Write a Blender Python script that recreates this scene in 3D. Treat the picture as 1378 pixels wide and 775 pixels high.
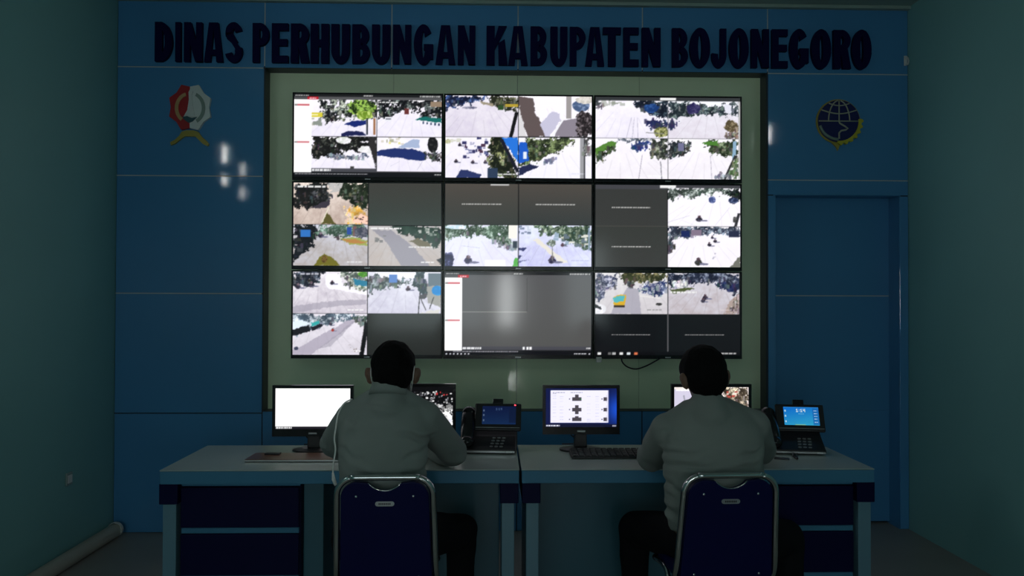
import bpy, bmesh, math, random
import numpy as np
from mathutils import Vector, Matrix, Euler, noise as mnoise

for o in list(bpy.data.objects):
    bpy.data.objects.remove(o, do_unlink=True)
scene = bpy.context.scene
COL = scene.collection
rnd = random.Random(7)
PI = math.pi

# ------------------------------------------------------------------ camera
FPX, IW, IH = 1028.35, 1378.0, 775.0
YAW, PITCH, ROLL, CAMH = 0.0247, 0.0122, 0.0032, 1.507
_f = Vector((math.sin(YAW)*math.cos(PITCH), math.cos(YAW)*math.cos(PITCH), math.sin(PITCH)))
_r = Vector((math.cos(YAW), -math.sin(YAW), 0))
_u = _r.cross(_f)
CR = math.cos(ROLL)*_r + math.sin(ROLL)*_u
CU = -math.sin(ROLL)*_r + math.cos(ROLL)*_u
cam_d = bpy.data.cameras.new('camera')
cam_d.sensor_width = 36.0
cam_d.lens = FPX/IW*36.0
cam_d.clip_start = 0.05
cam = bpy.data.objects.new('camera', cam_d)
COL.objects.link(cam)
M = Matrix.Identity(4)
for i in range(3):
    M[i][0], M[i][1], M[i][2] = CR[i], CU[i], -_f[i]
M[2][3] = CAMH
cam.matrix_world = M
scene.camera = cam
# ------------------------------------------------------------------ light and exposure
SCREEN = 1.06        # white level of the displays
DAY = 1.95            # daylight on the frosted panes of the windows behind the viewer
world = bpy.data.worlds.new('world')
scene.world = world
world.use_nodes = True
world.node_tree.nodes['Background'].inputs[0].default_value = (0.55, 0.75, 0.85, 1)
world.node_tree.nodes['Background'].inputs[1].default_value = 0.3
vs = scene.view_settings
vs.view_transform = 'Standard'
vs.look = 'None'
vs.exposure = 0.0
vs.gamma = 1.0
vs.use_curve_mapping = False

CAMP = Vector((0, 0, CAMH))
def at(px, py, Y):
    """world point on the plane y = Y that the survey of the photograph gives"""
    d = _f*FPX + CR*(px-IW/2) - CU*(py-IH/2)
    return CAMP + d*(Y/d.y)
def atz(px, py, Z):
    d = _f*FPX + CR*(px-IW/2) - CU*(py-IH/2)
    return CAMP + d*((Z-CAMH)/d.z)

# ------------------------------------------------------------------ materials
def srgb(c):
    return tuple((x/12.92 if x <= .04045 else ((x+.055)/1.055)**2.4) for x in c)
MATS = {}
def mat(name, col, rough=.5, metal=0.0, spec=.5, var=0.0, vscale=8.0, bump=0.0, bscale=60.0, emit=None, estr=1.0, coat=0.0):
    if name in MATS: return MATS[name]
    m = bpy.data.materials.new(name)
    m.use_nodes = True
    nt = m.node_tree; N = nt.nodes; L = nt.links
    b = N['Principled BSDF']
    b.inputs['Base Color'].default_value = (*col, 1)
    b.inputs['Roughness'].default_value = rough
    b.inputs['Metallic'].default_value = metal
    b.inputs['Specular IOR Level'].default_value = spec
    b.inputs['Coat Weight'].default_value = coat
    tc = N.new('ShaderNodeTexCoord')
    if var > 0:
        nz = N.new('ShaderNodeTexNoise'); nz.inputs['Scale'].default_value = vscale; nz.inputs['Detail'].default_value = 5
        L.new(tc.outputs['Object'], nz.inputs['Vector'])
        mx = N.new('ShaderNodeMix'); mx.data_type = 'RGBA'
        mx.inputs[6].default_value = (*[c*(1-var) for c in col], 1)
        mx.inputs[7].default_value = (*[min(1, c*(1+var)) for c in col], 1)
        L.new(nz.outputs['Fac'], mx.inputs[0]); L.new(mx.outputs[2], b.inputs['Base Color'])
    if bump > 0:
        n2 = N.new('ShaderNodeTexNoise'); n2.inputs['Scale'].default_value = bscale; n2.inputs['Detail'].default_value = 4
        L.new(tc.outputs['Object'], n2.inputs['Vector'])
        bp = N.new('ShaderNodeBump'); bp.inputs['Strength'].default_value = bump; bp.inputs['Distance'].default_value = .01
        L.new(n2.outputs['Fac'], bp.inputs['Height']); L.new(bp.outputs['Normal'], b.inputs['Normal'])
    if emit:
        b.inputs['Emission Color'].default_value = (*emit, 1)
        b.inputs['Emission Strength'].default_value = estr
    MATS[name] = m
    return m
def screen_mat(name, strength):
    m = bpy.data.materials.new(name); m.use_nodes = True
    nt = m.node_tree; b = nt.nodes['Principled BSDF']
    b.inputs['Base Color'].default_value = (.012, .012, .014, 1)
    b.inputs['Roughness'].default_value = .11
    a = nt.nodes.new('ShaderNodeAttribute'); a.attribute_name = 'picture'
    nt.links.new(a.outputs['Color'], b.inputs['Emission Color'])
    b.inputs['Emission Strength'].default_value = strength
    return m

M_BLUE = mat('blue_panel', (.070, .255, .50), .07, spec=.5, var=.06, vscale=2.0)
M_BLUE_D = mat('blue_door_panel', (.062, .24, .47), .28, spec=.4, var=.06, vscale=2.0)
M_SEAM = mat('lit_sealant', (.46, .50, .49), .3)  # pale tone is reflected light put into the seam colour
M_SUB = mat('dark_substrate', (.02, .04, .06), .8)
M_GREEN = mat('grey_green_board', (.78, .92, .64), .08, spec=.5, var=.05, vscale=3)
M_NAVYTRIM = mat('dark_navy_trim', (.012, .022, .035), .45)
M_SIDE = mat('teal_grey_paint', (.205, .45, .44), .48, spec=.4, var=.08, vscale=1.5, bump=.12, bscale=14)
M_CEIL = mat('ceiling_paint', (.30, .40, .36), .8, var=.04)
M_FLOOR = mat('grey_floor', (.30, .28, .25), .4, var=.15, vscale=3)
M_LET = mat('navy_letter', (.002, .002, .045), .7, spec=.12)
M_BLACK = mat('black_plastic', (.012, .012, .014), .38)
M_BLACKG = mat('black_gloss_plastic', (.010, .010, .012), .2)
M_CHROME = mat('chrome', (.62, .63, .62), .16, metal=1.0)
M_STEEL = mat('silver_plastic', (.42, .43, .43), .3, metal=.6)
M_NAVYV = mat('navy_vinyl', (.0012, .003, .055), .5, spec=.2, var=.1, vscale=30, bump=.08, bscale=220)
M_DTOP = mat('white_laminate', (.40, .46, .43), .2, spec=.5, var=.03, vscale=5)
M_DBLUE = mat('light_blue_laminate', (.06, .22, .36), .35, spec=.3, var=.05, vscale=5)
M_DNAVY = mat('navy_laminate', (.002, .003, .04), .5, spec=.15, var=.1, vscale=6)
M_MODEST = mat('teal_laminate', (.05, .15, .20), .3, var=.06, vscale=5)
M_WHITE = mat('white_plastic', (.72, .72, .69), .4)
M_SKIN = mat('skin', (.17, .09, .056), .5, var=.08, vscale=20)
M_HAIR = mat('black_hair', (.004, .004, .004), .8, spec=.12, bump=.4, bscale=240)
M_SHIRT = mat('sage_grey_cloth', (.25, .285, .265), .85, spec=.2, var=.05, vscale=12, bump=.15, bscale=420)
M_SHIRT2 = mat('warm_grey_cloth', (.24, .27, .25), .85, spec=.2, var=.05, vscale=12, bump=.15, bscale=420)
M_TROU = mat('black_cloth', (.006, .006, .008), .85, spec=.2, bump=.2, bscale=300)
M_SHOE = mat('black_leather', (.012, .011, .010), .35)
M_BROWN = mat('brown_board', (.15, .06, .035), .3, var=.4, vscale=5, coat=.4)
M_CREAM = mat('cream_pvc', (.42, .40, .33), .45, var=.1, vscale=6)
M_RED = mat('red_enamel', (.42, .015, .02), .4)
M_EWHITE = mat('white_enamel', (.66, .70, .68), .4)
M_GOLD = mat('old_gold', (.40, .33, .06), .4)
M_YELL = mat('yellow_enamel', (.50, .46, .03), .4)
M_TAN = mat('tan_enamel', (.50, .33, .14), .4)
M_SAGEE = mat('grey_green_enamel', (.22, .30, .26), .4)
M_DTEAL = mat('dark_teal_enamel', (.02, .09, .11), .4)
M_NAVYE = mat('navy_enamel', (.008, .010, .10), .35)
M_PALE = mat('pale_line', (.42, .42, .30), .4)
M_FROST = mat('daylit_frosted_glass', (.5, .55, .55), .4, emit=(.80, .97, 1.0), estr=DAY)
M_FROSTB = mat('bright_daylit_glass', (.5, .55, .55), .4, emit=(.97, 1.0, 1.0), estr=DAY*8)
M_VENT = mat('sunlit_vent_glass', (.5, .55, .55), .4, emit=(.97, 1.0, 1.0), estr=DAY*20)
M_SMEAR = mat('grey_smear_plate', (.26, .34, .33), .4)
M_SIDEP = mat('grey_blue_laminate', (.13, .26, .33), .35, var=.06, vscale=4)
M_CORD = mat('white_cord', (.80, .80, .76), .5)
M_LED = mat('red_led', (.3, .02, .02), .4, emit=(1, .06, .09), estr=3)
M_KEY = mat('grey_key', (.20, .21, .21), .4)

# ------------------------------------------------------------------ mesh helper
class MB:
    def __init__(s): s.v = []; s.f = []
    def add(s, vs, fs):
        k = len(s.v); s.v += [tuple(p) for p in vs]; s.f += [tuple(i+k for i in f) for f in fs]; return s
    def box(s, c, d, rot=None):
        hx, hy, hz = d[0]/2, d[1]/2, d[2]/2
        P = [Vector((x, y, z)) for x in (-hx, hx) for y in (-hy, hy) for z in (-hz, hz)]
        if rot is not None: P = [rot @ p for p in P]
        c = Vector(c)
        return s.add([p+c for p in P], [(0,1,3,2),(4,6,7,5),(0,4,5,1),(2,3,7,6),(0,2,6,4),(1,5,7,3)])
    def span(s, a, b):
        return s.box([(a[i]+b[i])/2 for i in range(3)], [abs(b[i]-a[i]) for i in range(3)])
    def loft(s, rings, cap=True, closed=False):
        n = len(rings[0]); vs = []; fs = []
        for r in rings: vs += list(r)
        m = len(rings)
        for i in range(m if closed else m-1):
            j = (i+1) % m
            for k in range(n):
                l = (k+1) % n
                fs.append((i*n+k, i*n+l, j*n+l, j*n+k))
        if cap and not closed:
            fs.append(tuple(range(n-1, -1, -1))); fs.append(tuple((m-1)*n+k for k in range(n)))
        return s.add(vs, fs)
    def tube(s, path, r, n=10, closed=False, flat=1.0):
        P = [Vector(p) for p in path]; m = len(P)
        R = r if isinstance(r, (list, tuple)) else [r]*m
        rings = []; up = None
        for i in range(m):
            if closed: t = P[(i+1) % m]-P[i-1]
            else: t = P[min(i+1, m-1)]-P[max(i-1, 0)]
            t.normalize()
            if up is None:
                a = Vector((0, 0, 1)) if abs(t.z) < .9 else Vector((0, 1, 0))
                up = (a - t*a.dot(t)).normalized()
            else:
                up = (up - t*up.dot(t)).normalized()
            sd = t.cross(up)
            rings.append([P[i] + (sd*math.cos(2*PI*k/n) + up*math.sin(2*PI*k/n)*flat)*R[i] for k in range(n)])
        return s.loft(rings, closed=closed)
    def limb(s, pts, rad, n=16, flat=1.0):
        """rounded tapering limb"""
        P = [Vector(p) for p in pts]
        q = []; rr = []
        d0 = (P[0]-P[1]).normalized(); d1 = (P[-1]-P[-2]).normalized()
        for k in range(4, 0, -1):
            a = k/4*PI/2*.96; q.append(P[0]+d0*rad[0]*math.sin(a)); rr.append(rad[0]*math.cos(a))
        for i in range(len(P)):
            q.append(P[i]); rr.append(rad[i])
        for k in range(1, 5):
            a = k/4*PI/2*.96; q.append(P[-1]+d1*rad[-1]*math.sin(a)); rr.append(rad[-1]*math.cos(a))
        return s.tube(q, rr, n, flat=flat)
    def ell(s, c, r, rot=None, nu=20, nv=14):
        rings = []
        c = Vector(c)
        for j in range(nv+1):
            th = PI*(j+.02)/(nv+.04)
            ring = []
            for i in range(nu):
                ph = 2*PI*i/nu
                p = Vector((r[0]*math.sin(th)*math.cos(ph), r[1]*math.sin(th)*math.sin(ph), -r[2]*math.cos(th)))
                if rot is not None: p = rot @ p
                ring.append(c+p)
            rings.append(ring)
        return s.loft(rings)
    def prism(s, pts, y0, y1):
        """polygon in x,z extruded along y from y0 (front, nearer the viewer) to y1"""
        n = len(pts)
        vs = [(p[0], y0, p[1]) for p in pts] + [(p[0], y1, p[1]) for p in pts]
        fs = [tuple(range(n)), tuple(range(2*n-1, n-1, -1))]
        for i in range(n):
            j = (i+1) % n
            fs.append((i, i+n, j+n, j))
        return s.add(vs, fs)
    def mesh(s, name, off=(0, 0, 0)):
        me = bpy.data.meshes.new(name)
        me.from_pydata([(p[0]-off[0], p[1]-off[1], p[2]-off[2]) for p in s.v], [], s.f)
        bm = bmesh.new(); bm.from_mesh(me)
        bmesh.ops.recalc_face_normals(bm, faces=bm.faces)
        bm.to_mesh(me); bm.free()
        return me
    def build(s, name, m, parent=None, bevel=0, smooth=False, world=False, seg=2):
        off = (0, 0, 0)
        if world and parent is not None:
            off = parent.location.copy()
            pp = parent.parent
            while pp is not None: off = off + pp.location; pp = pp.parent
        me = s.mesh(name, off)
        return link(name, me, m, parent, bevel, smooth, seg)
def link(name, me, m, parent=None, bevel=0, smooth=False, seg=2):
    o = bpy.data.objects.new(name, me); COL.objects.link(o)
    if m is not None and not me.materials: me.materials.append(m)
    o.parent = parent
    if smooth:
        me.polygons.foreach_set('use_smooth', [True]*len(me.polygons))
    if bevel:
        b = o.modifiers.new('bevel', 'BEVEL'); b.width = bevel; b.segments = seg; b.limit_method = 'ANGLE'; b.angle_limit = .6
    return o
def tag(o, label=None, cat=None, group=None, kind=None):
    if label: o['label'] = label
    if cat: o['category'] = cat
    if group: o['group'] = group
    if kind: o['kind'] = kind
    return o
def thing(name, loc, label, cat, rz=0, group=None):
    o = bpy.data.objects.new(name, None); COL.objects.link(o)
    o.location = loc; o.rotation_euler = (0, 0, rz); o.empty_display_size = .1
    return tag(o, label, cat, group)
def origin_to(o, loc):
    """move a mesh's origin without moving the mesh"""
    loc = Vector(loc)
    o.data.transform(Matrix.Translation(-loc)); o.location = loc
    return o
def arc(cx, cz, rx, rz, a0, a1, n=16):
    return [(cx+rx*math.cos(math.radians(a0+(a1-a0)*i/n)), cz+rz*math.sin(math.radians(a0+(a1-a0)*i/n))) for i in range(n+1)]
def smoothpath(pts, n=6):
    P = [Vector(p) for p in pts]; out = []
    for i in range(len(P)-1):
        p0 = P[max(i-1, 0)]; p1 = P[i]; p2 = P[i+1]; p3 = P[min(i+2, len(P)-1)]
        for k in range(n):
            t = k/n
            out.append(.5*((2*p1)+(p2-p0)*t+(2*p0-5*p1+4*p2-p3)*t*t+(3*p1-p0-3*p2+p3)*t**3))
    out.append(P[-1]); return out

# ================================================================== the room
YW = 4.94                    # face of the blue panelled wall
XL, XR = -2.413, 2.723
ZC = 3.42
YR = -3.2                    # rear wall behind the viewer
GREEN_Y = YW+.11

f = MB(); f.span((XL-.15, YR-.15, -.12), (XR+.15, YW+.45, 0)); tag(f.build('floor', M_FLOOR), kind='structure')
f = MB(); f.span((XL-.15, YR-.15, ZC), (XR+.15, YW+.45, ZC+.12)); tag(f.build('ceiling', M_CEIL), kind='structure')

# side walls with small high vent windows, out of the picture but mirrored in the glossy panels
def side_wall(name, xa, xb, holes):
    m = MB()
    ys = sorted(holes); y = YR-.15
    for (y0, y1, zr) in ys:
        m.span((xa, y, 0), (xb, y0, ZC)); y = y1; z = 0
        for (z0, z1) in zr: m.span((xa, y0, z), (xb, y1, z0)); z = z1
        m.span((xa, y0, z), (xb, y1, ZC))
    m.span((xa, y, 0), (xb, YW+.45, ZC))
    return tag(m.build(name, M_SIDE), kind='structure')
LH = [(2.36, 2.49, [(2.44, 2.58), (2.66, 2.82)]), (2.86, 3.01, [(2.50, 2.62), (2.70, 2.89)])]
RH = [(2.26, 2.42, [(3.04, 3.24)])]
side_wall('wall_left', XL-.15, XL, LH)
side_wall('wall_right', XR, XR+.15, RH)
wn = 0
def window(xa, xb, y0, y1, z0, z1, bright):
    global wn
    wn += 1
    w = bpy.data.objects.new('window_%d' % wn, None); COL.objects.link(w); tag(w, kind='structure')
    w.location = ((xa+xb)/2, (y0+y1)/2, z0)
    g = MB(); g.span((xa, y0, z0), (xb, y1, z1)); g.build('pane', bright, w, world=True)
    fr = MB(); t = .02
    if abs(xb-xa) < abs(y1-y0):
        e = .012
        fr.span((xa-e, y0, z0), (xb+e, y0+t, z1)).span((xa-e, y1-t, z0), (xb+e, y1, z1)).span((xa-e, y0+t, z0), (xb+e, y1-t, z0+t)).span((xa-e, y0+t, z1-t), (xb+e, y1-t, z1))
    else:
        e = .012
        fr.span((xa, y0-e, z0), (xa+t, y1+e, z1)).span((xb-t, y0-e, z0), (xb, y1+e, z1)).span((xa+t, y0-e, z0), (xb-t, y1+e, z0+t)).span((xa+t, y0-e, z1-t), (xb-t, y1+e, z1))
    fr.build('window_frame', M_WHITE, w, world=True)
for (y0, y1, zr) in LH:
    for (z0, z1) in zr: window(XL-.04, XL-.03, y0, y1, z0, z1, M_VENT)
for (y0, y1, zr) in RH:
    for (z0, z1) in zr: window(XR+.03, XR+.04, y0, y1, z0, z1, M_VENT)
# rear wall with a wide frosted window and a narrow glazed door
RW = [(-2.1, -.15, .95, 2.6, M_FROST), (.10, .37, 1.0, 1.95, M_FROSTB), (1.25, 1.95, 1.0, 2.45, M_FROST)]
m = MB(); x = XL-.15
for (x0, x1, z0, z1, mm_) in RW:
    m.span((x, YR-.15, 0), (x0, YR, ZC)); m.span((x0, YR-.15, z1), (x1, YR, ZC)); x = x1
    if mm_ is M_FROSTB:
        m.span((x0, YR-.15, 0), (x1, YR, .03)); m.span((x0, YR-.15, .12), (x1, YR, z0))
    else: m.span((x0, YR-.15, 0), (x1, YR, z0))
m.span((x, YR-.15, 0), (XR+.15, YR, ZC)); tag(m.build('wall_rear', M_SIDE), kind='structure')
for (x0, x1, z0, z1, mm) in RW + [(.10, .37, .03, .12, M_VENT)]: window(x0, x1, YR-.1, YR-.09, z0, z1, mm)

# ---- blue panelled wall at the back
SEAMX = [at(p, 95, YW).x for p in (356, 527, 697, 864.5, 1033)]
RX0, RX1 = SEAMX[0]+.004, at(1031, 320, YW).x
RZ1 = at(690, 95, YW).z; RZ0 = at(690, 553, YW).z
ZS = [0.0, at(180, 556, YW).z, at(180, 394.5, YW).z, at(180, 236, YW).z, RZ1, ZC]
DX0, DX1, DZ1 = at(1044, 400, YW).x, at(1211, 400, YW).x, at(1120, 263, YW).z
DY = YW+.14
wall = MB()
B0, B1 = YW+.012, YW+.35
wall.span((XL, B0, 0), (RX0-.012, B1, ZC))
wall.span((RX0-.012, B0, RZ1+.012), (RX1+.012, B1, ZC))
wall.span((RX0-.012, B0, 0), (RX1+.012, B1, RZ0-.012))
wall.span((RX0-.012, GREEN_Y+.02, RZ0-.012), (RX1+.012, B1, RZ1+.012))
wall.span((RX1+.012, B0, 0), (DX0-.012, B1, ZC))
wall.span((DX0-.012, B0, DZ1+.012), (DX1+.012, B1, ZC))
wall.span((DX0-.012, DY+.03, 0), (DX1+.012, B1, DZ1+.012))
wall.span((DX1+.012, B0, 0), (XR, B1, ZC))
wback = tag(wall.build('wall_back', M_SUB), kind='structure')
G = .0035
def panel(x0, x1, z0, z1, y=YW, m=M_BLUE, par=wback, th=.0118, name='panel'):
    p = MB(); p.span((x0+G, y, z0+G), (x1-G, y+th, z1-G)); return p.build(name, m, par, bevel=.0015)
colx = [XL]+SEAMX+[XR]
for i in range(6):                                   # frieze behind the lettering
    panel(colx[i], colx[i+1], ZS[4], ZS[5])
for j in range(4):                                   # left column
    panel(colx[0], colx[1], ZS[j], ZS[j+1])
for i in range(1, 5):                                # below the display board
    panel(colx[i], colx[i+1], 0, RZ0)
# right column, around the recessed door
panel(SEAMX[4], XR, ZS[3], ZS[4])
panel(SEAMX[4], XR, DZ1, ZS[3])
panel(SEAMX[4], DX0+G, 0, DZ1); panel(DX1-G, XR, 0, DZ1)
s = MB()
sy0, sy1 = YW+.0022, YW+.0118
for xx in SEAMX: s.span((xx-G, sy0, RZ1), (xx+G, sy1, ZC))
s.build('seam_strip', M_SEAM, wback)
for zz in ZS[1:5]:
    s = MB(); s.span((XL, sy0, zz-G), (SEAMX[0]-G, sy1, zz+G)); s.build('seam_strip', M_SEAM if zz > 1 else M_SUB, wback)  # lowest seam kept dark, the others carry the painted light reflection
for zz in (ZS[3], ZS[4]):
    s = MB(); s.span((SEAMX[4]+G, sy0, zz-G), (XR, sy1, zz+G)); s.build('seam_strip', M_SEAM, wback)
for xx in SEAMX[:4]:
    s = MB(); s.span((xx-G, sy0, 0), (xx+G, sy1, RZ0)); s.build('seam_strip', M_SUB, wback)
# recess: dark lining and the grey-green board
t = MB()
t.span((RX0-.012, YW+.001, RZ0-.012), (RX0, GREEN_Y, RZ1+.012)); t.span((RX1, YW+.001, RZ0-.012), (RX1+.012, GREEN_Y, RZ1+.012))
t.span((RX0, YW+.001, RZ1), (RX1, GREEN_Y, RZ1+.012)); t.span((RX0, YW+.001, RZ0-.012), (RX1, GREEN_Y, RZ0))
tag(t.build('trim_1', M_NAVYTRIM), kind='structure')
bx = [RX0]+[x for x in SEAMX[1:4]]+[RX1]
for i in range(4):
    p = MB(); p.span((bx[i]+(.001 if i else -.011), GREEN_Y, RZ0-.011), (bx[i+1]-(.001 if i < 3 else -.011), GREEN_Y+.018, RZ1+.011)); p.build('board_panel', M_GREEN, wback, bevel=.001)
# recessed door
dr = bpy.data.objects.new('door_1', None); COL.objects.link(dr); tag(dr, kind='structure'); dr.location = ((DX0+DX1)/2, DY, 0)
dz = [.012, at(1120, 552, DY).z, at(1120, 398, DY).z, DZ1+.01]
for j in range(3):
    p = MB(); p.span((DX0-.01, DY, dz[j]+G), (DX1+.01, DY+.02, dz[j+1]-G)); p.build('panel', M_BLUE_D, dr, bevel=.0015, world=True)
for j in (1, 2):
    p = MB(); p.span((DX0-.01, DY+.003, dz[j]-G), (DX1+.01, DY+.02, dz[j]+G)); p.build('seam_strip', M_SEAM if j == 2 else M_BLUE_D, dr, world=True)
t = MB()
t.span((DX0-.012, YW+.012, 0), (DX0, DY+.03, DZ1+.012)); t.span((DX1, YW+.012, 0), (DX1+.012, DY+.03, DZ1+.012)); t.span((DX0, YW+.012, DZ1), (DX1, DY+.03, DZ1+.012))
tag(t.build('trim_2', M_BLUE_D), kind='structure')
t = MB(); t.span((XL, YW-.035, ZC-.02), (XR, YW, ZC)); tag(t.build('trim_3', M_CEIL), kind='structure')

# ================================================================== lettering
TT, TB = .212, .178           # stem and bar thickness in cap heights
def letter_parts(ch, w):
    P = []
    def bar(x0, y0, x1, y1): P.append([(x0, y0), (x1, y0), (x1, y1), (x0, y1)])
    def poly(*a): P.append(list(a))
    def band(cx, cy, rx, ry, a0, a1, tx=TT, ty=TB, n=18):
        o = arc(cx, cy, rx, ry, a0, a1, n); i = arc(cx, cy, max(rx-tx, .012), max(ry-ty, .012), a0, a1, n)
        for k in range(n): P.append([o[k], o[k+1], i[k+1], i[k]])
    t = min(TT, w*.42); h = TB
    if ch == 'I': bar(0, 0, w, 1)
    elif ch == 'D':
        bar(0, 0, t, 1); c = w-.30; bar(t, 0, c, h); bar(t, 1-h, c, 1); band(c, .5, w-c, .5, -90, 90, t)
    elif ch in 'PRB':
        bar(0, 0, t, 1); y = .42 if ch == 'P' else .45
        c = w-.24; ym = (y+1)/2
        bar(t, 1-h, c, 1); bar(t, y, c, y+h*.9); band(c, ym, w-c-(0.02 if ch == 'B' else 0), (1-y)/2, -90, 90, t*.95, h*.92)
        if ch == 'R': poly((w*.40, y+.05), (w*.40+t, y+.08), (w+.015, 0), (w+.015-t*1.12, 0))
        if ch == 'B':
            bar(t, 0, c, h); y2 = .55; bar(t, y2-h*.9, c, y2); band(c, y2/2, w-c, y2/2, -90, 90, t*.95, h*.92)
    elif ch == 'E': bar(0, 0, t, 1); bar(t, 0, w, h); bar(t, 1-h, w, 1); bar(t, .43, w*.95, .43+h*.95)
    elif ch == 'H': bar(0, 0, t, 1); bar(w-t, 0, w, 1); bar(t, .42, w-t, .42+h)
    elif ch == 'N':
        k = t*.80; bar(0, 0, k, 1); bar(w-k, 0, w, 1); poly((0, 1), (k*1.12, 1), (w, 0), (w-k*1.12, 0))
    elif ch == 'A':
        k = t*.80; e = .115; poly((0, 0), (k, 0), (w/2+.012, 1), (w/2-e, 1)); poly((w-k, 0), (w, 0), (w/2+e, 1), (w/2-.012, 1)); bar(w*.22, .17, w*.78, .17+h*.8)
    elif ch == 'K':
        bar(0, 0, t, 1); poly((t*.9, .36), (t*.9, .60), (w-t*1.0, 1), (w, 1)); poly((t*1.4, .55), (t*2.2, .66), (w+.02, 0), (w+.02-t*1.08, 0))
    elif ch == 'T': bar(0, 1-h, w, 1); bar(w/2-t/2, 0, w/2+t/2, 1-h)
    elif ch == 'U':
        c = .34; bar(0, c, t, 1); bar(w-t, c, w, 1); band(w/2, c, w/2, c+.015, 180, 360, t)
    elif ch == 'J':
        c = .32; bar(w-t, c, w, 1); band(w/2, c, w/2, c+.015, 180, 360, t); poly((0, c), (t, c), (t*.95, c+.02), (0, c-.01+.05))
    elif ch == 'O': band(w/2, .5, w/2, .515, 0, 360, t, h, 36)
    elif ch == 'G':
        band(w/2, .5, w/2, .515, 38, 322, t, h, 30); bar(w-t, .13, w, .50); bar(w*.52, .36, w, .36+h*.85); 
    elif ch == 'S':
        band(w/2, .735, w/2*.96, .28, 15, 200, t*.95, h); band(w/2, .275, w/2, .29, -165, 20, t*.95, h)
        poly((w*.02, .72), (t*.95, .66), (w*.98, .26), (w-t*.95, .33)); poly((w*.02, .735), (t, .75), (w*.72, .52), (w*.45, .46), (w*.12, .58)); poly((w*.28, .55), (w*.55, .56), (w*.99, .32), (w-t, .25), (w*.6, .42))
    return P
def zx(o, l): return [(c, o+a/2.98, o+b/2.98) for c, a, b in l]
LET = zx(0, [('D', 620, 690), ('I', 702, 724), ('N', 737, 810), ('A', 818, 893), ('S', 902, 971)])
LET += [(c, 330+a/4.445, 330+b/4.445) for c, a, b in [('P', 43, 142), ('E', 158, 256), ('R', 272, 380), ('H', 390, 500), ('U', 514, 624), ('B', 640, 744), ('U', 757, 866), ('N', 884, 992), ('G', 1008, 1124), ('A', 1138, 1257)]]
LET += zx(460, [('N', 465, 535), ('K', 580, 662), ('A', 667, 746), ('B', 757, 824), ('U', 837, 905), ('P', 915, 978), ('A', 977, 1053), ('T', 1048, 1120), ('E', 1130, 1191), ('N', 1204, 1279)])
LET += zx(920, [('B', -45, 18), ('O', 25, 107), ('J', 113, 172), ('O', 183, 262), ('N', 272, 343), ('E', 355, 418), ('G', 426, 502), ('O', 513, 592), ('R', 602, 670), ('O', 676, 754)])
yl = YW-.028
zb = (at(208, 82.2, yl).z+at(1169, 92.5, yl).z)/2; zt = (at(208, 28.8, yl).z+at(1150, 40.8, yl).z)/2
cap = zt-zb
sign = thing('wall_lettering', (at(690, 90, YW).x, YW, zb), 'raised navy letters spelling the office name across the top of the blue wall', 'sign')
for ch, pa, pb in LET:
    x0, x1 = at(pa, 60, yl).x, at(pb, 60, yl).x
    m = MB()
    for k, pc in enumerate(letter_parts(ch, (x1-x0)/cap)):
        m.prism([(x0+p[0]*cap, zb+p[1]*cap) for p in pc], yl-.0005*(k % 7), YW-.0005)
    m.build('letter', M_LET, sign, world=True)

# ================================================================== emblems
def flat(par, pts, y, th, m, name):
    return MB().prism(pts, y-th, y).build(name, m, par, world=True)
def bandpoly(cx, cz, rx, rz, tx, tz, a0, a1, n=20):
    return arc(cx, cz, rx, rz, a0, a1, n) + arc(cx, cz, rx-tx, rz-tz, a1, a0, n)
e1c = at(256.5, 145, YW-.01); SC = YW/FPX            # metres per photo pixel on that wall
em = thing('wall_emblem', (e1c.x, YW, e1c.z-40*SC), 'red and white eight-pointed shield emblem with yellow ribbon on blue wall', 'emblem')
def star(half):
    pts = []
    for k in range(17):
        a = -90+22.5*k if half else 90+22.5*k
        if k > 8: break
        r = 1.0 if k % 2 == 1 else .85
        pts.append((e1c.x+r*29.5*SC*math.cos(math.radians(a)), e1c.z+r*32.5*SC*math.sin(math.radians(a))))
    return pts
y = YW-.0005
flat(em, star(True), y, .022, M_EWHITE, 'shield_half'); flat(em, star(False), y, .022, M_RED, 'shield_half')
y2 = y-.0222
flat(em, bandpoly(e1c.x-1*SC, e1c.z-1*SC, 18.5*SC, 21*SC, 4.5*SC, 4.5*SC, 105, 235), y2, .004, M_TAN, 'laurel')
flat(em, bandpoly(e1c.x+1*SC, e1c.z-1*SC, 19.5*SC, 22*SC, 4.5*SC, 4.5*SC, -62, 66), y2, .004, M_SAGEE, 'laurel')
flat(em, [(e1c.x-8*SC, e1c.z-13*SC), (e1c.x+7*SC, e1c.z-13*SC), (e1c.x+4*SC, e1c.z+4*SC), (e1c.x+3*SC, e1c.z+17*SC), (e1c.x+4.5*SC, e1c.z+21*SC), (e1c.x+1*SC, e1c.z+25*SC), (e1c.x-1.5*SC, e1c.z+20*SC), (e1c.x-1*SC, e1c.z+10*SC), (e1c.x-3*SC, e1c.z-4*SC)], y2, .005, M_EWHITE, 'monument')
flat(em, [(e1c.x-9*SC, e1c.z-13*SC), (e1c.x-7*SC, e1c.z-17*SC), (e1c.x-1*SC, e1c.z-21*SC), (e1c.x+4*SC, e1c.z-19*SC), (e1c.x+10*SC, e1c.z-13*SC), (e1c.x+3*SC, e1c.z-14.5*SC), (e1c.x-3*SC, e1c.z-12*SC)], y2, .006, M_DTEAL, 'wave')
rb = [(232, 197), (231, 193), (237, 190), (243, 184), (246, 179), (252, 177), (262, 177), (268, 179), (272, 185), (279, 191), (282, 195), (280, 198), (274, 195), (268, 189), (264, 185), (250, 185), (243, 190), (237, 195)]
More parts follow.
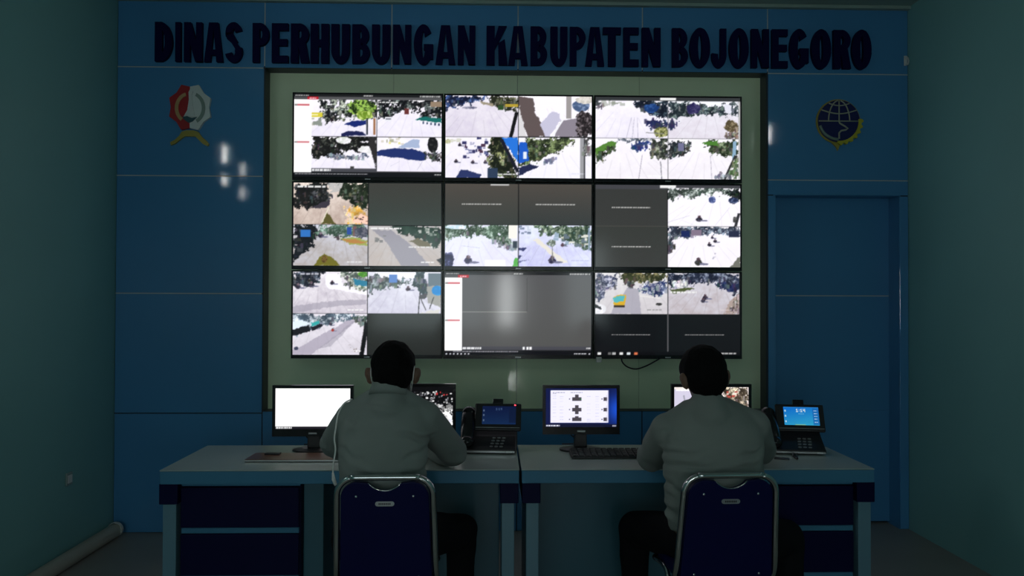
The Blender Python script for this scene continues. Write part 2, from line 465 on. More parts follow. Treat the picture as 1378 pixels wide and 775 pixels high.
flat(em, [(e1c.x+(p[0]-257)*SC, e1c.z-(p[1]-146.5)*SC) for p in rb], y, .018, M_GOLD, 'ribbon')
e2c = at(1128, 163.5, YW-.01)
em = thing('wall_emblem', (e2c.x, YW, e2c.z-40*SC), 'round navy globe emblem with yellow gear rim and pointed tail on blue wall', 'emblem')
r = 28.5*SC
X = lambda a: e2c.x+a*SC
Z = lambda a: e2c.z+a*SC
flat(em, arc(X(0), Z(0), r*1.06, r*1.06, 0, 360, 48)[:-1], y, .012, M_GOLD, 'rim')
flat(em, arc(X(0), Z(0), r, r, 0, 360, 48)[:-1], y-.0122, .010, M_NAVYE, 'globe_disc')
gy = y-.0224
def gl(pts, wd=.9, m=M_PALE, name='grid_line'):
    P = [Vector((X(a), gy, Z(b))) for a, b in pts]
    MB().tube(P, wd*SC, 6).build(name, m, em, world=True, smooth=True)
gl([(-28, 0), (28, 0)]); gl([(0, 0), (0, 28)])
for rx in (14.5,): 
    gl([(-rx*math.cos(a/12*PI/2), 28*math.sin(a/12*PI/2)) for a in range(12)]); gl([(rx*math.cos(a/12*PI/2), 28*math.sin(a/12*PI/2)) for a in range(12)])
gl([(-24+48*k/12, 15-5*math.sin(PI*k/12)) for k in range(13)]); gl([(-14+28*k/12, 24-3*math.sin(PI*k/12)) for k in range(13)])
gl([(0, 0), (1, -3), (8, -7), (12, -10), (9, -12), (3, -13), (0, -16), (0, -24)], 1.2)
gl([(-26+4*math.sin(k/12*2), 0-2-k*1.6) if False else (27*math.cos(math.radians(195+k*6)), 25*math.sin(math.radians(195+k*6))) for k in range(13)], 2.0, M_SAGEE, 'crescent')
gear = []
for k in range(29):
    a = math.radians(-95+k*3.6); rr = 33.0 if (k//2) % 2 else 30.5
    gear.append((X(rr*math.cos(a)), Z(rr*math.sin(a))))
gear += [(X(26.5*math.cos(math.radians(-95+k*3.6))), Z(27*math.sin(math.radians(-95+k*3.6)))) for k in range(28, -1, -1)]
flat(em, gear, y-.006, .022, M_YELL, 'gear_rim')
flat(em, [(X(-9), Z(-29)), (X(-2), Z(-30)), (X(2.5), Z(-29.5)), (X(1.5), Z(-34)), (X(-1), Z(-40)), (X(-3), Z(-35))], y, .012, M_GOLD, 'tail')

# ================================================================== painting of the displays (pixel arrays laid on vertex grids)
rng = np.random.RandomState(11)
SS = 2
def nz1(h, w, cell):
    cell = max(cell, 1.0)
    gh, gw = int(h/cell)+3, int(w/cell)+3
    g = rng.rand(gh, gw)
    yy = np.arange(h)/cell; xx = np.arange(w)/cell
    y0 = yy.astype(int); x0 = xx.astype(int); fy = (yy-y0)[:, None]; fx = (xx-x0)[None, :]
    fy = fy*fy*(3-2*fy); fx = fx*fx*(3-2*fx)
    return (g[y0][:, x0]*(1-fy)*(1-fx)+g[y0+1][:, x0]*fy*(1-fx)+g[y0][:, x0+1]*(1-fy)*fx+g[y0+1][:, x0+1]*fy*fx)
def nz(h, w, cell):
    c = cell*SS
    n = nz1(h, w, c*2.4)*.42+nz1(h, w, c*1.1)*.34+nz1(h, w, c*.5)*.24
    return np.clip((n-.5)*1.5+.5, 0, 1)
def sub(a, x0, y0, x1, y1):
    h, w = a.shape[:2]
    return a[int(round(y0*h)):int(round(y1*h)), int(round(x0*w)):int(round(x1*w))]
def coords(a):
    h, w = a.shape[:2]
    return (np.arange(w)[None, :]+.5)/w+np.zeros((h, 1)), (np.arange(h)[:, None]+.5)/h+np.zeros((1, w))
def inpoly(a, pts, wob=0):
    x, y = coords(a)
    if wob:
        h, w = a.shape[:2]; x = x+(nz(h, w, 2.6)-.5)*wob; y = y+(nz(h, w, 2.6)-.5)*wob*1.4
    ins = np.zeros(x.shape, bool); n = len(pts)
    for i in range(n):
        x0, y0 = pts[i]; x1, y1 = pts[(i+1) % n]
        if y0 == y1: continue
        c = ((y0 > y) != (y1 > y)) & (x < (x1-x0)*(y-y0)/(y1-y0)+x0); ins ^= c
    return ins
def fill(a, c): a[:] = c
def poly(a, pts, c, alpha=1.0, ragged=0, wob=.03):
    msk = inpoly(a, pts, wob)
    if ragged: msk &= nz(*a.shape[:2], 2.0) > ragged
    a[msk] = a[msk]*(1-alpha)+np.array(c)*alpha
def rect(a, x0, y0, x1, y1, c, alpha=1.0): poly(a, [(x0, y0), (x1, y0), (x1, y1), (x0, y1)], c, alpha, 0, 0)
def line(a, x0, y0, x1, y1, c, wd=.012, alpha=1.0):
    d = math.hypot(x1-x0, y1-y0); nx, ny = -(y1-y0)/d*wd/2, (x1-x0)/d*wd/2
    poly(a, [(x0+nx, y0+ny), (x1+nx, y1+ny), (x1-nx, y1-ny), (x0-nx, y0-ny)], c, alpha, 0, .006 if wd > .008 else 0)
def blob(a, cx, cy, rx, ry, dark, hi, dens=.5, cell=3.0, edge=.5):
    x, y = coords(a); h, w = a.shape[:2]
    d = ((x-cx)/rx)**2+((y-cy)/ry)**2
    n1 = nz(h, w, cell); n2 = nz(h, w, cell*.6)
    msk = (d+edge*(n1-.5)*2 < 1)
    k = np.clip((n2-dens+.08)/.34, 0, 1)[..., None]
    c = np.array(dark)*(1-k)+np.array(hi)*k
    a[msk] = c[msk]
def belt(a, pts, dark, hi, dens=.5, cell=3.0, ragged=.25):
    h, w = a.shape[:2]
    msk = inpoly(a, pts, .13) & (nz(h, w, cell*.9) > ragged*.9)
    n = nz(h, w, cell*1.3)*.62+nz1(h, w, cell*.45*SS)*.38
    k = np.clip((n-dens+.06)/.3, 0, 1)[..., None]**1.3
    t = nz1(h, w, 9*SS)[..., None]*.5+.75
    c = (np.array(dark)*(1-k)+np.array(hi)*k)*t
    a[msk] = np.clip(c, 0, 1)[msk]
    ys, xs = np.nonzero(msk)
    if len(ys) > 60:
        for k in range(26):                     # trunks, posts, stalls and parked things in and below the trees
            i = rng.randint(len(ys)); x, y = xs[i]/w, ys[i]/h
            if y < .12: continue
            m = rng.rand(); cc = np.array(dark)*(1-m)+np.array(hi)*m; g = cc.mean(); cc = cc*.6+g*.4+(rng.rand(3)-.5)*.10
            ww, hh = .006+.016*rng.rand(), .015+.05*rng.rand()
            rect(a, x-ww, y-hh, x+ww, y+hh, tuple(np.clip(cc, 0, 1)), .85)
def specks(a, x0, y0, x1, y1, cols, n, s=.03):
    for _ in range(n):
        cx, cy = x0+rng.rand()*(x1-x0), y0+rng.rand()*(y1-y0); w, h = s*(.4+rng.rand()), s*(.5+1.4*rng.rand())
        rect(a, cx-w, cy-h, cx+w, cy+h, cols[rng.randint(len(cols))])
def bike(a, x, y, s=.05, c=(.16, .15, .2)):
    blob(a, x, y, s*.75, s, c, (.35, .33, .42), .6, 1.6, .3); blob(a, x, y-s*1.2, s*.38, s*.6, (.30, .22, .26), (.6, .55, .6), .5, 1.5, .2)
    blob(a, x+s*1.1, y+s*.55, s*.9, s*.35, (.45, .45, .56), (.5, .5, .6), .5, 2, .3)
def dashes(a, x0, x1, y, c=(1, 1, 1), h=.02, gap=.02):
    x = x0
    while x < x1:
        w = gap*(.8+rng.rand()*1.5); rect(a, x, y-h/2, min(x+w, x1), y+h/2, c); x += w+gap*.35
W_ = (.985, .97, 1.0); G_ = (.80, .78, .84); DK = (.07, .075, .09); LF = (.30, .42, .20); NV = (.12, .16, .36); GR = (.30, .30, .29)
def road(a, c0=W_, c1=(.93, .91, .97)):
    h, w = a.shape[:2]; k = (np.linspace(0, 1, h)[:, None]*np.ones((1, w))*.8+(nz(h, w, 7)-.5)*.8+(nz(h, w, 1.8)-.5)*.5)[..., None]
    a[:] = np.array(c0)*(1-k)+np.array(c1)*k
    streaks(a, .3+.4*rng.rand(), -.1, 8, tuple(np.array(c1)*.84), .3)
def streaks(a, vx, vy, n, c, al=.25):
    for k in range(n):
        x1 = -.3+1.6*(k+.3*rng.rand())/n; t0 = .35+.3*rng.rand()
        line(a, vx+(x1-vx)*t0, vy+(1.0-vy)*t0, x1, 1.0, c, .012, al)
def grey_feed(a, top=(.29, .28, .27), bot=(.22, .25, .245), dash=True):  # graded grey includes the room's reflection, painted into the display colour
    h, w = a.shape[:2]; k = np.linspace(0, 1, h)[:, None, None]
    a[:] = np.array(top)*(1-k)+np.array(bot)*k
    if dash: dashes(a, .23, .77, .5, (.74, .74, .73), .022, .018)
def ui(a, body):
    fill(a, (.16, .16, .17)); rect(a, 0, 0, 1, .035, (.10, .10, .11)); rect(a, 0, .035, .09, .068, (.30, .30, .31)); rect(a, .09, .035, .165, .068, (.72, .10, .16)); rect(a, .165, .035, 1, .068, (.33, .33, .34))
    dashes(a, .01, .10, .02, (.7, .7, .7), .014, .008); dashes(a, .47, .53, .02, (.8, .8, .8), .014, .008); dashes(a, .85, .99, .022, (.75, .75, .75), .016, .01); dashes(a, .105, .15, .052, (.95, .8, .82), .012, .008)
    rect(a, 0, .068, .118, .955, (1, 1, 1)); rect(a, .01, .125, .105, .142, (.80, .38, .42)); rect(a, .01, .57, .105, .587, (.80, .38, .42)); rect(a, .005, .125, .025, .142, (.55, .5, .5)); rect(a, .005, .57, .025, .587, (.55, .5, .5))
    rect(a, .118, .895, 1, .935, (.28, .28, .31)); dashes(a, .125, .25, .915, (.92, .92, .93), .022, .012); dashes(a, .965, .995, .915, (.8, .8, .8), .02, .008)
    rect(a, 0, .945, 1, 1, (.07, .07, .09)); dashes(a, .01, .5, .962, (.62, .62, .64), .012, .01); dashes(a, .95, .995, .965, (.7, .7, .7), .012, .008)

def tv11(a):
    ui(a, None)
    p = sub(a, .118, .068, .558, .508); road(p)
    belt(p, [(.1, 0), (1, 0), (1, .5), (.85, .55), (.7, .42), (.55, .55), (.2, .65), (.16, .3)], DK, (.75, .78, .72), .52, 3.4, .36); blob(p, .78, .22, .22, .24, (.10, .16, .06), (.62, .78, .35), .42, 2.4); blob(p, .82, .42, .12, .12, (.42, .55, .15), (.8, .88, .5), .4, 2)
    rect(p, 0, .36, .17, .48, (.85, .80, .25)); rect(p, 0, .4, .1, .43, (.98, .96, .8)); poly(p, [(.5, .68), (.62, .58), (.84, .56), (.84, .68), (.66, .74)], (.10, .16, .44)); poly(p, [(.46, .93), (.56, .86), (.8, .86), (.84, .97), (.46, 1)], (.12, .14, .32)); rect(p, .84, .5, .87, .95, (.18, .2, .24)); rect(p, .95, .5, .985, .95, (.62, .42, .28)); specks(p, 0, .52, .18, .68, [(.75, .75, .7), (.55, .58, .55)], 8, .03)
    p = sub(a, .562, .068, 1, .508); road(p)
    belt(p, [(0, 0), (1, 0), (1, .48), (.68, .5), (.6, .3), (.5, .25), (.4, .3), (.3, .4), (.1, .5), (0, .55)], DK, (.55, .6, .58), .55, 3.0, .3); rect(p, .42, .22, .49, .38, (.42, .2, .2)); rect(p, .82, .03, 1, .17, (.58, .5, .42)); poly(p, [(.58, .52), (.7, .45), (1, .5), (1, .6), (.7, .56)], (.10, .42, .40)); poly(p, [(.58, .54), (.7, .57), (1, .61), (1, .69), (.75, .63)], (.93, .93, .97))
    for k in range(5): rect(p, .7+.06*k, .58+.012*k, .725+.06*k, .645+.012*k, (.16, .22, .36))
    rect(p, .12, .46, .22, .58, (.93, .93, .96)); rect(p, .13, .5, .21, .53, (.3, .32, .38)); dashes(p, .03, .32, .06, (.95, .95, .95), .03, .03)
    p = sub(a, .118, .515, .555, .895); road(p)
    belt(p, [(0, 0), (.95, 0), (1, .45), (.8, .5), (.6, .45), (.3, .6), (0, .7)], (.09, .09, .09), (.42, .44, .4), .6, 3.2, .14); blob(p, .5, .1, .12, .12, (.85, .87, .84), W_, .5, 2.4); blob(p, .85, .4, .12, .12, (.9, .9, .9), W_, .5, 2.4); belt(p, [(.2, .6), (.9, .52), (.9, .66), (.4, .72)], (.32, .36, .46), (.8, .82, .86), .5, 2, .3); poly(p, [(.88, 0), (1, 0), (1, 1), (.97, .8), (.9, .35)], (.18, .17, .18)); rect(p, .6, .93, .66, 1, (.25, .25, .25))
    p = sub(a, .562, .515, 1, .93); road(p); specks(p, .05, .0, .5, .25, [(.7, .7, .6), (.86, .84, .8), (.9, .88, .6)], 14, .025)
    poly(p, [(.3, .3), (.55, .05), (.65, .05), (.66, .3)], (.66, .72, .84)); poly(p, [(0, .4), (.3, .31), (.55, .33), (.78, .48), (.75, .66), (.6, .68), (.35, .6), (0, .54)], (.13, .19, .42)); blob(p, .86, .2, .08, .24, (.1, .1, .11), (.3, .3, .3), .6, 2.2, .2); belt(p, [(.72, .5), (1, .42), (1, .75), (.8, .62)], (.1, .1, .1), (.5, .5, .5), .5, 2, .3)
    line(p, .62, .95, .7, .7, (.75, .74, .8), .008); line(p, .2, .85, .35, .7, (.8, .8, .85), .008); rect(a, .562, .93, 1, .945, (.14, .14, .15))
def tv12(a):
    fill(a, (.05, .05, .06))
    p = sub(a, 0, 0, .495, .5); road(p, (.93, .91, .95), (.86, .83, .90)); belt(p, [(0, 0), (.62, 0), (.5, .14), (.3, .2), (.1, .28), (0, .48)], (.08, .1, .2), (.3, .4, .62), .5, 3, .1); belt(p, [(.62, 0), (1, 0), (1, .42), (.8, .3), (.6, .22)], (.16, .17, .12), (.55, .55, .42), .5, 2.6, .15); rect(p, .82, .2, 1, .27, (.72, .62, .22)); rect(p, .72, .24, .8, .35, (.18, .3, .16)); line(p, .98, .4, .9, 1, (.08, .08, .09), .05); poly(p, [(.48, .14), (.66, .2), (.66, .27), (.5, .22)], (.62, .58, .5)); blob(p, .33, .3, .1, .03, (.4, .4, .5), (.6, .6, .68))
    p = sub(a, .5, 0, 1, .49); road(p, W_, W_); poly(p, [(0, 0), (.2, .05), (.22, .4), (.36, .8), (.36, 1), (.12, 1), (.05, .6), (0, .3)], (.38, .33, .33)); poly(p, [(0, .2), (.05, .6), (.1, 1), (0, 1)], (.86, .85, .86)); poly(p, [(.3, .7), (.45, .38), (.55, .42), (.58, .58), (.42, 1), (.36, 1)], (.78, .77, .86)); poly(p, [(.58, .6), (.8, .55), (.85, 1), (.48, 1)], (.55, .52, .57)); rect(p, .65, 0, .72, .55, (.62, .6, .6)); blob(p, .85, .24, .12, .14, (.28, .36, .5), (.5, .58, .72), .5, 4, .2); blob(p, .9, .7, .12, .35, (.14, .12, .13), (.5, .46, .48), .5, 2.2); blob(p, .9, .08, .12, .1, (.8, .78, .75), (.9, .88, .85)); line(p, .6, .58, .46, 1, (.95, .95, .97), .03)
    p = sub(a, 0, .505, .495, 1); road(p); specks(p, .25, .02, .62, .5, [(.22, .22, .4), (.4, .42, .6), (.7, .7, .8), (.3, .2, .3)], 40, .022); specks(p, 0, .03, .2, .14, [(.75, .75, .6), (.85, .85, .8)], 10, .025)
    for bx, by in ((.15, .6), (.38, .62), (.55, .62), (.2, .2)): bike(p, bx, by, .035)
    belt(p, [(.62, 0), (.8, 0), (.95, .6), (1, 1), (.62, 1)], (.10, .12, .08), (.7, .72, .5), .55, 2.6, .1); poly(p, [(.77, 0), (1, 0), (1, .62)], (.16, .46, .86)); line(p, .77, .05, 1, .85, (.1, .1, .16), .05); poly(p, [(.22, .78), (.5, .9), (.48, 1), (.15, 1)], (.17, .21, .40)); rect(p, .58, .75, .72, 1, (.18, .24, .34)); dashes(p, .72, .98, .9, (.9, .9, .9), .03, .03)
    p = sub(a, .5, .505, 1, 1); road(p, W_, (.96, .95, 1)); belt(p, [(.1, 0), (.78, 0), (.72, .2), (.4, .42), (.1, .65), (0, .7), (0, .2)], (.15, .18, .12), (.55, .62, .42), .5, 2.6, .12); poly(p, [(0, .1), (.12, .12), (.14, .55), (0, .65)], (.12, .36, .78)); rect(p, .06, .35, .11, .52, (.9, .93, .97)); poly(p, [(0, .75), (.15, .66), (.28, .7), (0, .95)], (.14, .16, .30)); belt(p, [(.34, .55), (.5, .5), (.5, .58), (.4, .62)], (.3, .34, .5), (.6, .62, .72), .5, 2, .3); rect(p, .84, 0, .91, 1, (.62, .62, .64)); rect(p, .89, 0, .91, 1, (.22, .22, .24)); belt(p, [(.92, 0), (1, 0), (1, .4), (.92, .4)], (.3, .3, .3), (.8, .8, .8), .5, 2, .1); dashes(p, .72, .9, .88, (.85, .85, .9), .02, .03)
def tv13(a):
    fill(a, (.20, .21, .22)); rect(a, .445, .01, .555, .04, (.95, .95, .95))
    p = sub(a, 0, .045, .497, .5); road(p); belt(p, [(.55, 0), (1, 0), (1, .46), (.85, .42), (.6, .22)], (.08, .10, .16), (.36, .45, .50), .55, 2.8, .1); blob(p, .78, .2, .1, .12, (.1, .22, .44), (.2, .35, .6)); belt(p, [(.72, .55), (.88, .48), (1, .56), (1, .72), (.85, .78), (.76, .7)], (.14, .16, .34), (.2, .22, .4), .6, 3, .12); blob(p, .92, .84, .1, .14, (.28, .3, .14), (.72, .72, .5), .45, 2); belt(p, [(0, 0), (.12, 0), (.12, .15), (0, .2)], (.2, .22, .24), (.6, .6, .6), .5, 2, .2); specks(p, .1, .02, .4, .12, [(.75, .76, .74), (.6, .62, .58)], 14, .03)
    for k in range(3): line(p, .5+.04*k, .45, .43+.08*k, 1, (.72, .71, .78), .007)
    line(p, .7, .85, .95, .88, (.5, .5, .5), .02)
    p = sub(a, .503, .045, .985, .5); road(p, (.93, .92, .96), (.87, .84, .89)); rect(p, 0, 0, 1, .2, (.97, .97, 1)); belt(p, [(0, 0), (.25, .05), (.5, .08), (.65, .12), (1, .02), (1, .35), (.6, .36), (.4, .34), (.2, .47), (0, .42)], (.13, .17, .20), (.52, .58, .58), .5, 2.4, .2); blob(p, .36, .2, .09, .14, (.16, .14, .32), (.3, .28, .45)); poly(p, [(.8, .05), (.9, .1), (.9, .35), (.8, .3)], (.9, .9, .95)); blob(p, .9, .66, .1, .16, (.32, .28, .2), (.62, .56, .45), .5, 2); belt(p, [(0, .6), (.15, .55), (.05, .75), (0, .8)], (.14, .16, .34), (.2, .2, .4), .6, 3, .1); belt(p, [(.8, .95), (.9, .82), (1, .7), (1, 1)], (.3, .26, .24), (.7, .62, .55), .5, 2, .1)
    rect(a, .985, .045, 1, 1, (.72, .72, .72))
    p = sub(a, 0, .505, .497, 1); road(p, W_, (.95, .93, .96)); poly(p, [(0, .25), (.2, .08), (.3, .1), (.28, .22), (0, .42)], (.34, .52, .22)); belt(p, [(0, .4), (.27, .2), (.3, .28), (.12, .48), (0, .62)], (.10, .14, .08), (.36, .48, .3), .6, 2.4, .08); belt(p, [(.75, .06), (1, 0), (1, .5), (.88, .52), (.74, .4)], (.16, .18, .16), (.6, .62, .56), .5, 2.4, .1); belt(p, [(.5, .15), (.62, .05), (.72, .1), (.66, .28), (.55, .3)], (.12, .2, .46), (.25, .32, .55), .6, 3, .1); belt(p, [(.3, 0), (.75, 0), (.7, .06), (.35, .08)], (.3, .34, .4), (.8, .8, .84), .5, 2, .2); line(p, .65, .4, .6, 1, (.62, .6, .66), .008); line(p, .9, .55, .92, 1, (.5, .5, .54), .012); dashes(p, .72, .97, .92, (.98, .98, .98), .03, .03)
    p = sub(a, .503, .505, .985, 1); road(p, W_, (.95, .93, .96)); belt(p, [(0, .05), (.3, .1), (.3, .3), (.12, .45), (0, .55)], (.12, .14, .16), (.5, .54, .5), .55, 2.4, .1); rect(p, .14, .1, .22, .3, (.45, .45, .58)); belt(p, [(.55, .08), (1, .02), (1, .42), (.8, .42), (.56, .32)], (.14, .18, .12), (.5, .56, .44), .52, 2.6, .1); poly(p, [(.48, .08), (.7, .04), (.72, .16), (.55, .16)], (.30, .50, .20)); line(p, .95, .05, .93, .6, (.55, .68, .78), .05); line(p, .97, .4, .8, 1, (.2, .2, .2), .05); line(p, .95, .5, .83, 1, (.85, .85, .85), .02); belt(p, [(.94, .6), (1, .4), (1, .9), (.9, .95)], (.25, .34, .2), (.5, .6, .4), .5, 2, .1); line(p, .6, .4, .62, 1, (.66, .64, .7), .007); dashes(p, .7, .95, .92, (.9, .9, .9), .03, .03); belt(p, [(.7, .9), (.85, .8), (.85, 1), (.7, 1)], (.3, .3, .36), (.8, .8, .84), .5, 2, .3)
    line(a, .5, .045, .5, 1, (.45, .45, .47), .004)
def tv21(a):
    fill(a, (.04, .04, .05)); gf = (.27, .265, .245)
    p = sub(a, 0, 0, .503, .5); road(p, (.90, .84, .80), (.74, .66, .62)); belt(p, [(0, .08), (.45, 0), (.5, .4), (.45, .55), (.2, .6), (0, .62)], (.10, .10, .10), (.34, .35, .37), .58, 3.2, .05); belt(p, [(.62, 0), (1, 0), (1, .68), (.82, .6), (.72, .45), (.6, .3)], (.12, .15, .11), (.4, .44, .38), .6, 2.8, .05); poly(p, [(.45, .0), (.68, 0), (.62, .2), (.5, .25)], (.72, .72, .72), .8, .25); poly(p, [(.36, .5), (.48, .42), (.5, .5), (.45, .6), (.2, .62)], (.24, .22, .26)); belt(p, [(.68, .62), (.82, .56), (1, .78), (1, 1), (.66, 1), (.74, .86)], (.90, .68, .28), (1, .86, .74), .45, 3, .06); poly(p, [(.78, .95), (.9, .75), (1, .82), (1, 1)], (1, .82, .74)); specks(p, .82, .8, 1, .98, [(.4, .32, .3)], 9, .012); poly(p, [(.38, 1), (.45, .72), (.58, 1)], (.36, .34, .18), 1, .1); line(p, .38, .97, .48, .58, (.9, .88, .8), .014); dashes(p, .05, .43, .1, (.9, .9, .9), .04, .04)
    p = sub(a, .507, 0, 1, .51); grey_feed(p, (.25, .25, .235), (.235, .275, .26), False)
    p = sub(a, 0, .505, .503, 1); road(p, (.80, .80, .84), (.70, .67, .66)); belt(p, [(0, 0), (.3, 0), (.33, .28), (.25, .55), (.1, .75), (0, .95)], (.08, .09, .11), (.3, .34, .36), .6, 3, .04); rect(p, .1, .13, .23, .3, (.2, .45, .75)); belt(p, [(.32, .03), (.95, .0), (1, .3), (.6, .28), (.36, .24)], (.26, .36, .30), (.62, .72, .68), .5, 2.6, .08); rect(p, .72, .06, .78, .24, (.2, .32, .62)); rect(p, .8, .03, .85, .28, (.48, .36, .36)); blob(p, .92, .2, .1, .14, (.26, .28, .34), (.45, .45, .5)); poly(p, [(.62, .34), (.8, .3), (1, .38), (1, .5), (.76, .48)], (.62, .66, .36)); poly(p, [(.64, .36), (.85, .36), (1, .42), (.9, .46), (.72, .44)], (.72, .52, .30)); specks(p, .55, .28, .65, .4, [(.3, .26, .28)], 6, .015); poly(p, [(.28, 1), (.4, .7), (.52, .78), (.64, 1)], (.44, .42, .14), 1, .1); blob(p, .42, .84, .04, .08, (.3, .22, .1), (.5, .4, .2)); bike(p, .37, .27, .05); dashes(p, .72, .94, .9, (.9, .9, .9), .025, .03)
    p = sub(a, .507, .515, 1, 1); road(p, (.76, .74, .74), (.74, .70, .68)); poly(p, [(.05, .1), (.3, .1), (.6, .5), (.85, 1), (.45, 1), (.25, .4)], (.60, .59, .63)); belt(p, [(.3, 0), (1, 0), (1, .6), (.92, .6), (.8, .4), (.6, .25), (.38, .15)], (.17, .24, .21), (.24, .30, .27), .6, 3, .0); specks(p, .7, .03, .95, .22, [(.7, .72, .7), (.5, .55, .52)], 16, .018); poly(p, [(.55, .38), (.68, .3), (.82, .42), (.86, .52), (.7, .5)], (.44, .42, .34)); dashes(p, .55, .88, .52, (.9, .9, .9), .03, .03); specks(p, .1, .25, .25, .5, [(.5, .5, .5)], 5, .02); dashes(p, .72, .9, .9, (.95, .95, .95), .03, .03); poly(p, [(.93, .85), (1, .8), (1, .95)], (.2, .2, .22)); dashes(p, .03, .45, .06, (.95, .95, .95), .03, .04)
def tv22(a):
    fill(a, (.04, .04, .05))
    p = sub(a, 0, 0, .498, .495); grey_feed(p, (.31, .29, .27), (.24, .26, .25)); p = sub(a, .502, 0, 1, .495); grey_feed(p, (.31, .29, .27), (.22, .24, .24))
    rect(a, .31, .005, .435, .02, (.8, .8, .8))
    p = sub(a, 0, .5, .498, 1); road(p, (.93, .94, 1), (.90, .89, .99)); belt(p, [(0, 0), (.9, 0), (.9, .55), (.7, .4), (.5, .25), (.25, .28), (0, .38)], (.26, .34, .28), (.72, .80, .76), .5, 2.4, .15); blob(p, .15, .05, .14, .06, (.8, .9, .95), W_); rect(p, .87, 0, .985, .32, (.97, .96, .93)); belt(p, [(.62, .35), (.95, .5), (1, .62), (.85, .58)], (.4, .44, .48), (.75, .78, .82), .5, 2, .2); bike(p, .32, .86, .075, (.2, .18, .3)); blob(p, .05, .85, .07, .2, (.15, .14, .28), (.4, .42, .6), .5, 2); poly(p, [(.92, 1), (.96, .78), (1, .8), (1, 1)], (.35, .70, .32)); rect(p, .93, .38, .99, .55, (.25, .3, .34)); rect(p, .55, .84, .83, 1, (.98, .97, 1)); line(p, .22, .5, .48, .55, (.78, .78, .84), .012)
    p = sub(a, .502, .5, 1, 1); road(p, (.90, .92, 1), (.80, .80, .95)); belt(p, [(.2, 0), (1, 0), (1, .62), (.8, .45), (.5, .28), (.3, .2)], (.20, .28, .22), (.68, .74, .66), .5, 2.4, .1); specks(p, .5, .2, 1, .5, [(.88, .88, .84), (.62, .7, .78), (.4, .46, .5)], 34, .025); poly(p, [(.25, .3), (.6, .8), (.68, .9), (.58, .9), (.2, .35)], (.92, .90, .86)); specks(p, 0, .02, .18, .2, [(.8, .84, .9), (.5, .55, .65)], 10, .02); poly(p, [(0, .55), (.12, .55), (.06, .62), (0, .62)], (.25, .27, .45)); poly(p, [(0, .73), (.06, .72), (.02, .8), (0, .8)], (.25, .27, .45)); poly(p, [(0, .85), (.15, .84), (.04, .88), (0, .9)], (.4, .42, .6)); bike(p, .46, .85, .07, (.18, .16, .26)); line(p, .46, .85, .46, .38, (.5, .5, .5), .012); blob(p, .45, .42, .06, .08, (.4, .45, .4), (.8, .84, .84), .5, 1.6); bike(p, .6, .48, .035, (.34, .24, .28)); dashes(p, .72, .97, .85, (.7, .7, .85), .02, .03); rect(p, .95, .05, .975, .6, (.55, .62, .7))
def tv23(a):
    fill(a, (.04, .04, .05)); rect(a, 0, 0, 1, .055, (.26, .26, .28)); rect(a, .445, .005, .555, .04, (.93, .93, .93))
    p = sub(a, 0, .055, .495, .5); grey_feed(p, (.22, .225, .22), (.225, .23, .225)); p = sub(a, 0, .505, .495, 1); grey_feed(p, (.22, .23, .22), (.235, .24, .235)); line(a, 0, .503, .495, .503, (.36, .34, .32), .006)
    p = sub(a, .5, .04, 1, .5); road(p, W_, W_); belt(p, [(0, 0), (1, 0), (1, .25), (.9, .22), (.7, .12), (.5, .18), (.3, .25), (0, .3)], (.22, .26, .24), (.8, .84, .82), .5, 2.2, .12); belt(p, [(.82, .06), (1, .04), (1, .36), (.85, .3)], (.08, .1, .1), (.3, .34, .36), .6, 2, .1); blob(p, .61, .3, .05, .09, (.25, .3, .5), (.55, .6, .8), .5, 2, .2); blob(p, .9, .32, .07, .08, (.14, .18, .3), (.4, .45, .6), .5, 2, .2); bike(p, .43, .82, .06); line(p, 0, .9, .3, .72, (.82, .81, .87), .01); line(p, .65, .98, .85, .5, (.86, .85, .9), .008); line(p, .98, .65, .93, 1, (.2, .2, .22), .04); blob(p, .92, .82, .03, .08, (.2, .2, .2), (.4, .4, .4)); line(p, .2, .85, .4, 1, (.85, .84, .9), .007)
    p = sub(a, .5, .505, 1, 1); road(p, W_, (.97, .95, .98)); belt(p, [(0, .02), (1, 0), (1, .25), (.8, .22), (.5, .18), (.3, .26), (.1, .3), (0, .42)], (.18, .20, .27), (.62, .68, .74), .5, 2.2, .06); rect(p, .18, .1, .3, .26, (.12, .16, .36)); rect(p, .32, .08, .46, .22, (.52, .46, .54)); rect(p, .84, .1, .98, .26, (.16, .18, .28)); belt(p, [(0, .35), (.1, .4), (.06, .6), (0, .6)], (.12, .14, .2), (.4, .42, .5), .5, 2, .1); bike(p, .57, .45, .04); bike(p, .65, .36, .035); bike(p, .42, .88, .07, (.2, .2, .18)); poly(p, [(.85, 1), (1, .7), (1, 1)], (.45, .45, .42)); specks(p, .58, .65, .66, .8, [(.75, .74, .8)], 4, .012); bike(p, .61, .27, .03)
